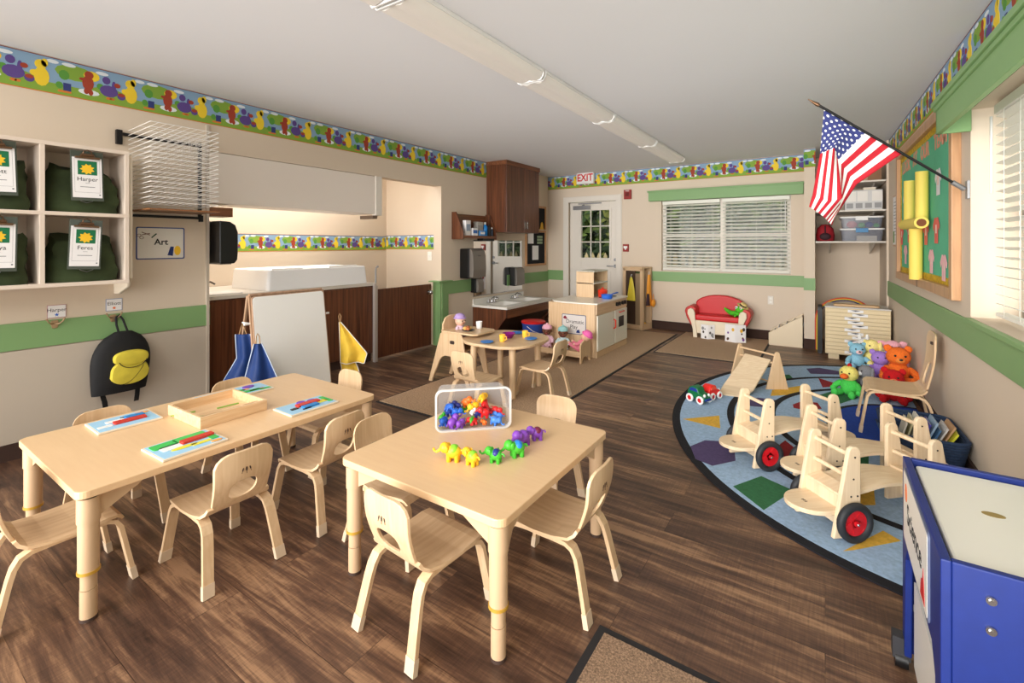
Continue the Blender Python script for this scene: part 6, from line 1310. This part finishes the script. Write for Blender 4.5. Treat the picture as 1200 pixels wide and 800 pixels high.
for i, (x, z, r, mt, lb) in enumerate(((.27, 1.545, .05, mat('toy_coral', (214, 80, 66), .5), 'coral red toy in the upper clear alcove bin, at left'), (.37, 1.535, .035, GRN, 'green toy in the upper clear alcove bin, middle'), (.44, 1.54, .04, DBLU, 'navy toy in the upper clear alcove bin, right'), (.51, 1.53, .03, GRN, 'small green toy in the upper clear alcove bin, at the right end'))):
    tag(MB().ball((0, 0, 0), (r, r, r*.9)).cyl((-r, 0, 0), (r, 0, 0), r*.4).build('toy_piece', mt, loc=(x, 7.09, z)), lb, 'toy', 'toys in the upper alcove bin')
t = thing('paper_stack', 'cream paper stack lying in the lower clear alcove bin', 'paper', (.42, 7.08, 1.343)); MB().box(-.10, .09, -.06, .12, 0, .06).build('sheets', mat('paper_cream', (226, 216, 196), .8), t); MB().box(-.098, .09, -.061, .119, .06, .062).build('top_sheet', PAPER, t)
t = thing('red_bag', 'dark red backpack slumped at the left end of the lower alcove shelf', 'bag', (-.0, 7.12, 1.3405)); MB().lathe([(.07, 0), (.095, .01), (.10, .08), (.085, .16), (.04, .21), (.01, .215)], n=20).build('bag_body', mat('bag_red', (150, 22, 34), .7), t); MB().tube([(.0, -.09, .02), (.0, -.115, .10), (0, -.07, .19)], .008).ball((0, -.10, .06), (.06, .02, .045)).build('strap_and_pocket', mat('bag_dark', (50, 16, 26), .7), t)
t = thing('drawer_box', 'white plastic box with compartments on the middle alcove shelf', 'box', (.40, 7.16, 1.7155))
MB().box(-.20, .16, -.18, .18, 0, .235).build('box_body', mat('box_greywhite', (206, 206, 204), .5), t, bevel=.004)
m = MB()
for x in (-.19, -.08, .06): m.box(x, x+.10, -.184, -.18, .10, .22)
m.build('upper_panel', WLAM, t, bevel=.001); m = MB()
for x in (-.185, -.095, -.005, .085): m.box(x, x+.065, -.185, -.18, .02, .08)
m.build('lower_panel', mat('panel_grey', (150, 150, 150), .5), t)
t = thing('carton_box', 'brown cardboard box on the upper alcove shelf', 'box', (.40, 7.15, 2.0605)); MB().box(-.16, .15, -.16, .16, 0, .18).build('carton_body', mat('cardboard', (140, 104, 76), .8), t, bevel=.002); MB().box(-.02, .02, -.1605, .1605, 0, .1803).build('packing_tape', mat('tape_tan', (170, 140, 104), .4), t)
t = thing('folded_papers', 'small stack of cream papers on the white drawer box', 'paper', (.44, 7.1, 1.952)); MB().box(-.06, .06, -.08, .08, 0, .03).build('sheets', mat('paper_cream', (226, 216, 196), .8), t); MB().box(-.05, .07, -.07, .09, .03, .033).build('top_sheet', PAPER, t)
# cabinet of many shallow drawers
t = thing('drawer_cabinet', 'cream cabinet of shallow drawers with white labels in the alcove', 'drawer cabinet', (.30, 6.65, 0))
MB().box(-.30, .29, -.19, .20, .06, .585).build('cabinet_body', mat('cabinet_cream', (214, 196, 160), .5), t, bevel=.003)
MB().prism([(-.305, -.195), (.295, -.195), (.27, .21), (-.28, .21)], .585, .60, 'z').build('top_panel', mat('cabinet_top_grey', (198, 194, 190), .4), t, bevel=.003)
DRC = mat('drawer_cream', (226, 206, 166), .5)
for k in range(12):
    z = .075+k*.042; d_ = MB().box(-.297, .287, -.205, -.192, z, z+.037).build('drawer', DRC, t, bevel=.003)
    ox = (-.05, .02, -.02)[k % 3]; MB().box(ox-.07, ox+.07, -.207, -.205, z+.006, z+.037).build('label_strip', PAPER, d_); MB().prism([(ox-.045, z+.030), (ox, z+.020), (ox+.045, z+.030), (ox, z+.034)], -.2085, -.207, 'y').build('drawer_slot', DARKG, d_)
for x in (-.22, .18): MB().box(x-.05, x+.05, -.17, .15, .001, .06).build('plinth', mat('cabinet_cream', (214, 196, 160), .5), t)
t = thing('paper_roll_board', 'tan board lying on top of the drawer cabinet', 'board', (.30, 6.66, .6005)); MB().prism(rrect(-.22, .20, -.14, -.02, .03), 0, .02, 'z').build('board_body', mat('kraft_tan', (206, 170, 128), .6), t, bevel=.003); MB().prism(rrect(-.20, .18, -.135, -.025, .025), .02, .022, 'z').build('top_sheet', mat('kraft_tan_light', (214, 180, 140), .6), t)
t = thing('rainbow_hoop', 'rainbow coloured arch standing behind the drawer cabinet', 'arch', (.20, 6.93, .0))
for r, mt in ((.30, mat('arch_red', (200, 70, 50), .5)), (.285, mat('arch_yellow', (220, 190, 60), .5)), (.27, mat('arch_blue', (50, 60, 110), .5))):
    MB().tube([(r*math.cos(PI*i/20), 0, .38+r*.92*math.sin(PI*i/20)) for i in range(21)], .008, 8).cyl((-r, 0, .001), (-r, 0, .38), .008).cyl((r, 0, .001), (r, 0, .38), .008).build('arch_band', mt, t)
t = thing('black_folder', 'tall black board standing between the pillar and the drawer cabinet', 'board', (-.052, 6.80, 0)); MB().box(-.02, .02, -.10, .16, .001, .56).build('board_body', DARKG, t, bevel=.003); MB().box(-.024, .024, -.104, -.098, .02, .54).build('edge_strip', BLACK, t)

# ================================================================ RIGHT WALL: bulletin board, papers, flag
def RT(name, label, cat, y, z, x=0): return thing(name, label, cat, rw(x, y, z), .019)
t = RT('bulletin_board', 'green bulletin board in an oak frame with jersey cut-outs on the right wall', 'bulletin board', 4.86, .97)
YB0, YB1, ZB = -1.09, 1.12, 1.23
m = MB()
for y0, y1, z0, z1 in ((YB0, YB0+.07, 0, ZB), (YB1-.07, YB1, 0, ZB), (YB0+.07, YB1-.07, 0, .07), (YB0+.07, YB1-.07, ZB-.07, ZB)): m.box(-.045, 0, y0, y1, z0, z1)
m.build('oak_frame', wood('oak_board_frame', (178, 134, 94), (206, 160, 116), (8, 8, 1)), t, bevel=.004)
MB().box(-.012, 0, YB0+.07, YB1-.07, .07, ZB-.07).build('green_backing', mat('bulletin_green', (92, 184, 144), .8, noise=.06, nscale=6), t)
m = MB(); SB = mat('scallop_gold', (196, 160, 30), .7, noise=.35, nscale=30)
y = YB0+.07
while y < YB1-.08:
    for z in (.07, ZB-.07-.045): m.prism([(y, z), (y+.05, z), (y+.05, z+.040), (y+.025, z+.05) if z < .5 else (y+.05, z+.045), (y, z+.040)] if z < .5 else [(y, z+.045), (y, z+.006), (y+.025, z-.004), (y+.05, z+.006), (y+.05, z+.045)], -.0155, -.012, 'x')
    y += .05
z = .07
while z < ZB-.12:
    for y0, s_ in ((YB0+.07, 1), (YB1-.07, -1)): m.prism([(y0, z), (y0+s_*.040, z), (y0+s_*.05, z+.025), (y0+s_*.04, z+.05), (y0, z+.05)], -.0155, -.012, 'x')
    z += .05
m.build('scalloped_trim', SB, t)
MB().box(-.047, -.044, -.003, .003, 0.0, ZB*.25).build('frame_joint', DARKG, t)
t2 = lambda y, z, d=-.014: frame((d, y, z), (0, -1, 0), (0, 0, 1), (-1, 0, 0))
PKL = mat('letter_pink', (214, 150, 122), .8)
for wd, y in (('LOOK', .74), ('AT', .30), ('OUR', -.10), ('TEAM', -.62)): text('cutout_letters', wd, .15, t2(y, 1.045), PKL, t, ext=.001, bold=.005)
def jersey(label, y, z, sc, mt):
    j = thing('paper_jersey', label, 'paper cut-out', rw(-.0165, 4.86+y, .97+z), .019, 'paper jerseys on the bulletin board')
    m = MB(); m.T = frame((0, 0, 0), (0, -1, 0), (0, 0, 1), (-1, 0, 0))
    m.prism([(x*sc, q*sc) for x, q in ((-.05, -.09), (.05, -.09), (.05, .03), (.085, .0), (.10, .035), (.05, .09), (.02, .09), (0, .075), (-.02, .09), (-.05, .09), (-.10, .035), (-.085, .0), (-.05, .03))], 0, .0015, 'z').build('jersey_shape', mt, j)
    m = MB(); m.T = frame((-.0016, 0, 0), (0, -1, 0), (0, 0, 1), (-1, 0, 0)); m.box(-.02*sc, .02*sc, -.02*sc, .04*sc, 0, .0004).build('number_patch', mat('patch_light', (236, 200, 190), .8), j)
CO = mat('jersey_coral', (224, 104, 92), .8); PK = mat('jersey_pink', (238, 186, 190), .8); WJ = mat('jersey_white', (226, 226, 226), .8)
jersey('coral paper jersey at the far left of the bulletin board', .97, .42, 1.0, CO); jersey('coral paper jersey just left of the yellow goal post', .58, .44, 1.0, CO); jersey('coral paper jersey right of the yellow goal post', -.17, .42, 1.0, CO); jersey('coral paper jersey farther right in the upper row', -.52, .43, 1.0, CO)
jersey('pink paper jersey left of the post, lower row', .75, .24, .95, PK); jersey('pink paper jersey in the middle of the lower row', -.36, .21, .95, PK); jersey('pink paper jersey at the right end of the lower row', -.74, .18, .95, PK)
jersey('white paper jersey with dark stripes high at the right of the board', -.58, .76, 1.0, WJ); jersey('white paper jersey high at the left of the board', .80, .72, .9, WJ)
t = RT('paper_goal_post', 'yellow paper tube goal post on the bulletin board', 'paper decoration', 4.78, .97, -.05)
YT = mat('goal_yellow', (238, 214, 100), .6)
for y, z0, z1 in ((.30, .53, .86), (-.22, .51, .87)): MB().cyl((-.01, y, z0), (-.01, y, z1), .038, n=20).build('upright_tube', YT, t)
MB().cyl((-.03, .40, .50), (-.03, -.34, .49), .042, n=20).cyl((-.03, -.3405, .49), (-.03, -.3415, .49), .028, n=16, m=1).build('crossbar_tube', [YT, mat('tube_inside', (120, 70, 40), .8)], t)
MB().cyl((-.01, .02, .06), (-.01, .02, .46), .042, n=20).build('post_tube', YT, t)
t = RT('framed_notice', 'small framed white notice left of the bulletin board', 'notice', 6.28, 1.28, 0)
MB().box(-.012, 0, -.17, .17, 0, .54).build('notice_frame', OAK, t, bevel=.002); MB().box(-.014, -.012, -.15, .15, .02, .52).build('notice_paper', PAPER, t); m = MB()
for k in range(11): m.box(-.0146, -.014, -.12, .11-.02*(k % 3), .12+k*.034, .126+k*.034)
m.build('printed_lines', mat('print_grey', (120, 120, 126), .8), t); MB().box(-.015, -.014, .05, .13, .04, .16).build('print_picture', mat('notice_green', (110, 150, 80), .8), t)
t = RT('window_trim_panel', 'x', 'x', 3.65, 1.6); bpy.data.objects.remove(t)

# flag on an angled pole
PB_ = Vector(rw(-.02, 3.61, 1.615)); PT_ = Vector((-.030, 3.36, 2.135)); dd = (PT_-PB_).normalized()
t = thing('american_flag', 'american flag hanging from an angled black pole on the right wall', 'flag', tuple(PB_))
Lf = lambda m: (setattr(m, 'T', Matrix.Translation(-PB_)), m)[1]
Lf(MB()).cyl(PB_, PT_, .0075, n=12).build('flag_pole', BLACK, t)
Lf(MB()).cyl(PT_, PT_+dd*.012, .010).cyl(PT_+dd*.01, PT_+dd*.06, .012, .004, n=12).cyl(PT_+dd*.06, PT_+dd*.075, .004, .001, n=8).build('finial', BRASS, t, label='brass spear tip')
wp_ = Vector(rw(0, 3.61, 1.60)); Lf(MB()).cyl(PB_, PB_+dd*.07, .013, n=12).box(wp_.x-.012, wp_.x-.0005, 3.585, 3.635, 1.56, 1.66).build('wall_bracket', GREY, t)
FM = bpy.data.materials.new('flag_cloth'); FM.use_nodes = True; nt = FM.node_tree; b_ = nt.nodes['Principled BSDF']; b_.inputs['Roughness'].default_value = .8
N = nt.nodes.new; Lk = nt.links.new
uv = N('ShaderNodeUVMap'); uv.uv_map = 'flag'; sp_ = N('ShaderNodeSeparateXYZ'); Lk(uv.outputs[0], sp_.inputs[0])
def mth(op, a, b=None):
    n_ = N('ShaderNodeMath'); n_.operation = op
    for i, x in enumerate((a, b)):
        if x is None: continue
        if isinstance(x, (int, float)): n_.inputs[i].default_value = x
        else: Lk(x, n_.inputs[i])
    return n_.outputs[0]
st = mth('GREATER_THAN', mth('MODULO', mth('FLOOR', mth('MULTIPLY', sp_.outputs[0], 13)), 2), .5)      # 0 red, 1 white
cant = mth('MULTIPLY', mth('LESS_THAN', sp_.outputs[0], 7/13), mth('LESS_THAN', sp_.outputs[1], .40))
def dots(off):
    # staggered lattice of stars: rows along the hoist
    gx = mth('SUBTRACT', mth('FRACT', mth('ADD', mth('MULTIPLY', sp_.outputs[0], 4.5/(7/13)), off)), .5); gy = mth('SUBTRACT', mth('FRACT', mth('ADD', mth('MULTIPLY', sp_.outputs[1], 5.5/.40), off)), .5)
    return mth('LESS_THAN', mth('ADD', mth('MULTIPLY', gx, gx), mth('MULTIPLY', gy, gy)), .026)
star = mth('MAXIMUM', dots(0), dots(.5))
def mix(f, a, b):
    n_ = N('ShaderNodeMixRGB'); Lk(f, n_.inputs[0])
    for i, x in ((1, a), (2, b)):
        if isinstance(x, tuple): n_.inputs[i].default_value = x
        else: Lk(x, n_.inputs[i])
    return n_.outputs[0]
Lk(mix(cant, mix(st, lin((176, 14, 34)), lin((238, 236, 232))), mix(star, lin((44, 52, 112)), lin((238, 236, 232)))), b_.inputs['Base Color'])
# control net (s down the pole from the tip, t along the fly), world x, y, z
S_ = [0, .35, .54, 1]; T_ = [0, .4, .8, 1]
def onpole(s): return PT_+(PB_-PT_)*(.035+s*.545)
net = {}
yw = math.atan2(367, 550)
NETP = {(0, 1): (-0.026, 3.39, 1.851), (1, 1): (0.046, 3.37, 1.876), (2, 1): (0.064, 3.43, 1.807), (3, 1): (0.158, 3.5, 1.664), (0, 2): (-0.064, 3.37, 1.604), (1, 2): (0.021, 3.36, 1.558), (2, 2): (0.084, 3.3800000000000003, 1.576), (3, 2): (0.052, 3.5, 1.473), (0, 3): (-0.082, 3.37, 1.533), (1, 3): (-0.03, 3.4, 1.491), (2, 3): (0.0, 3.4400000000000004, 1.461), (3, 3): (0.035, 3.5, 1.421)}
net = {(i, j): Vector(p) for (i, j), p in NETP.items()}
for i, s in enumerate(S_): net[(i, 0)] = onpole(s)-Vector((0, 0, .008))
def ev(s, tt):
    i = max(k for k in range(3) if S_[k] <= s+1e-9); j = max(k for k in range(3) if T_[k] <= tt+1e-9)
    a = (s-S_[i])/(S_[i+1]-S_[i]); b = (tt-T_[j])/(T_[j+1]-T_[j])
    p = net[(i, j)]*(1-a)*(1-b)+net[(i+1, j)]*a*(1-b)+net[(i, j+1)]*(1-a)*b+net[(i+1, j+1)]*a*b
    return p+Vector((0, .008*math.sin(s*16+tt*3)*min(1, tt*3), 0))
NS_, NT_ = 39, 40; vs = []; uvs = []
for i in range(NS_+1):
    for j in range(NT_+1): vs.append(tuple(ev(i/NS_, j/NT_)-PB_)); uvs.append((i/NS_, j/NT_))
me = bpy.data.meshes.new('flag_cloth'); me.from_pydata(vs, [], [(i*(NT_+1)+j, i*(NT_+1)+j+1, (i+1)*(NT_+1)+j+1, (i+1)*(NT_+1)+j) for i in range(NS_) for j in range(NT_)])
ul = me.uv_layers.new(name='flag')
for lp in me.loops: ul.data[lp.index].uv = (min(.9999, uvs[lp.vertex_index][0]), uvs[lp.vertex_index][1])
me.materials.append(FM); me.polygons.foreach_set('use_smooth', [True]*len(me.polygons))
o = bpy.data.objects.new('flag_cloth', me); C.objects.link(o); o.parent = t; so = o.modifiers.new('thick', 'SOLIDIFY'); so.thickness = .002

# ================================================================ BLUE SENSORY TABLE
t = thing('sensory_table', 'blue panelled sensory table with a white lid in the near right corner', 'sensory table', (.45, 1.60, 0))
BP_ = mat('blue_panel', (17, 40, 114), .45, noise=.06, nscale=30); BX0, BX1, BY0, BY1, BZ = .200, .70, 1.31, 1.885, .65
def bl(m): m.T = Matrix.Translation((-.45, -1.60, 0)); return m
MY = lambda y: y
m = bl(MB())
# left side panel with an opening below
m.prism([(BY0, .10), (BY0+.05, .10), (BY0+.06, .36), (BY0+.10, .41), (BY1-.10, .41), (BY1-.06, .36), (BY1-.04, .055), (BY1, .055), (BY1, BZ), (BY0, BZ)], BX0, BX0+.018, 'x').build('side_panel', BP_, t, bevel=.003)
bl(MB()).box(BX0+.018, .36, BY0, BY0+.018, .10, BZ).build('front_panel', BP_, t, bevel=.003); bl(MB()).box(.362, BX1-.02, BY0+.006, BY0+.022, .30, BZ-.002).build('front_panel', BP_, t, bevel=.003)
bl(MB()).box(BX0+.018, BX1-.02, BY1-.018, BY1, .055, BZ).build('rear_panel', BP_, t, bevel=.003); bl(MB()).box(BX1-.05, BX1-.032, BY0+.025, BY1-.018, .10, BZ).build('side_panel', BP_, t)
bl(MB()).prism(rrect(BX0+.026, BX1-.06, BY0+.028, BY1-.026, .012), BZ-.04, BZ-.012, 'z').build('lid', mat('lid_white', (226, 222, 212), .35), t, bevel=.006)
bl(MB()).prism([(.345+.022*math.cos(2*PI*i/20), 1.62+.013*math.sin(2*PI*i/20)) for i in range(20)], BZ-.0119, BZ-.0112, 'z').build('hand_hole', mat('hole_tan', (150, 126, 70), .6), t)
bl(MB()).box(BX0+.022, BX1-.06, BY0+.03, BY1-.03, .20, .215).build('shelf', WLAM, t); bl(MB()).box(BX0+.02, BX0+.028, BY0+.05, BY1-.06, .05, .30).build('shelf_lip', WLAM, t)
bl(MB()).box(BX0+.025, BX0+.04, BY0+.055, BY0+.10, .10, .40).build('red_strap', RED, t, label='red upright piece in the side opening')
for z in (.595, .535): bl(MB()).cyl((.275, BY0+.002, z), (.275, BY0-.006, z), .0085, n=14).cyl((.275, BY0-.006, z), (.275, BY0-.009, z), .004, n=6).build('bolt', CHROME, t)
for x, y in ((BX0-.005, BY1-.01), (BX0+.04, BY0+.06), (BX1-.08, BY1-.05), (BX1-.08, BY0+.06)):
    c_ = bl(MB()).cyl((x-.016, y, .028), (x+.016, y, .028), .027, n=20).build('caster', BLACK, t); bl(MB()).box(x-.022, x+.022, y-.02, y+.02, .035, .10).build('caster_housing', DARKG, c_)
t = thing('science_sign', 'white sign reading Science on the side of the blue table', 'sign', (BX0, 1.625, .535))
fsc = lambda y, z, d=.0: frame((-d, y, z), (0, -1, 0), (0, 0, 1), (-1, 0, 0))
m = MB(); m.T = fsc(0, 0); m.prism(rrect(-.20, .20, -.105, .105, .015), 0, .004, 'z').build('sign_edge', mat('sign_edge_grey', (96, 104, 130), .4), t)
m = MB(); m.T = fsc(0, 0); m.prism(rrect(-.193, .193, -.098, .098, .012), .004, .0048, 'z').build('sign_face', WLAM, t)
text('lettering', 'Science', .080, fsc(-.0, .0, .005), INK, t, ext=.0003, bold=.001)
m = MB(); m.T = fsc(.14, .05, .005); m.prism([(.02*math.cos(2*PI*i/12), .026*math.sin(2*PI*i/12)) for i in range(12)], 0, .0006, 'z').build('orange_picture', ORG, t)
m = MB(); m.T = fsc(-.135, -.055, .005); m.prism([(-.03, -.03), (.03, -.03), (.02, .01), (.01, .05), (0, .02), (-.02, .01)], 0, .0006, 'z').build('flame_picture', RED, t)
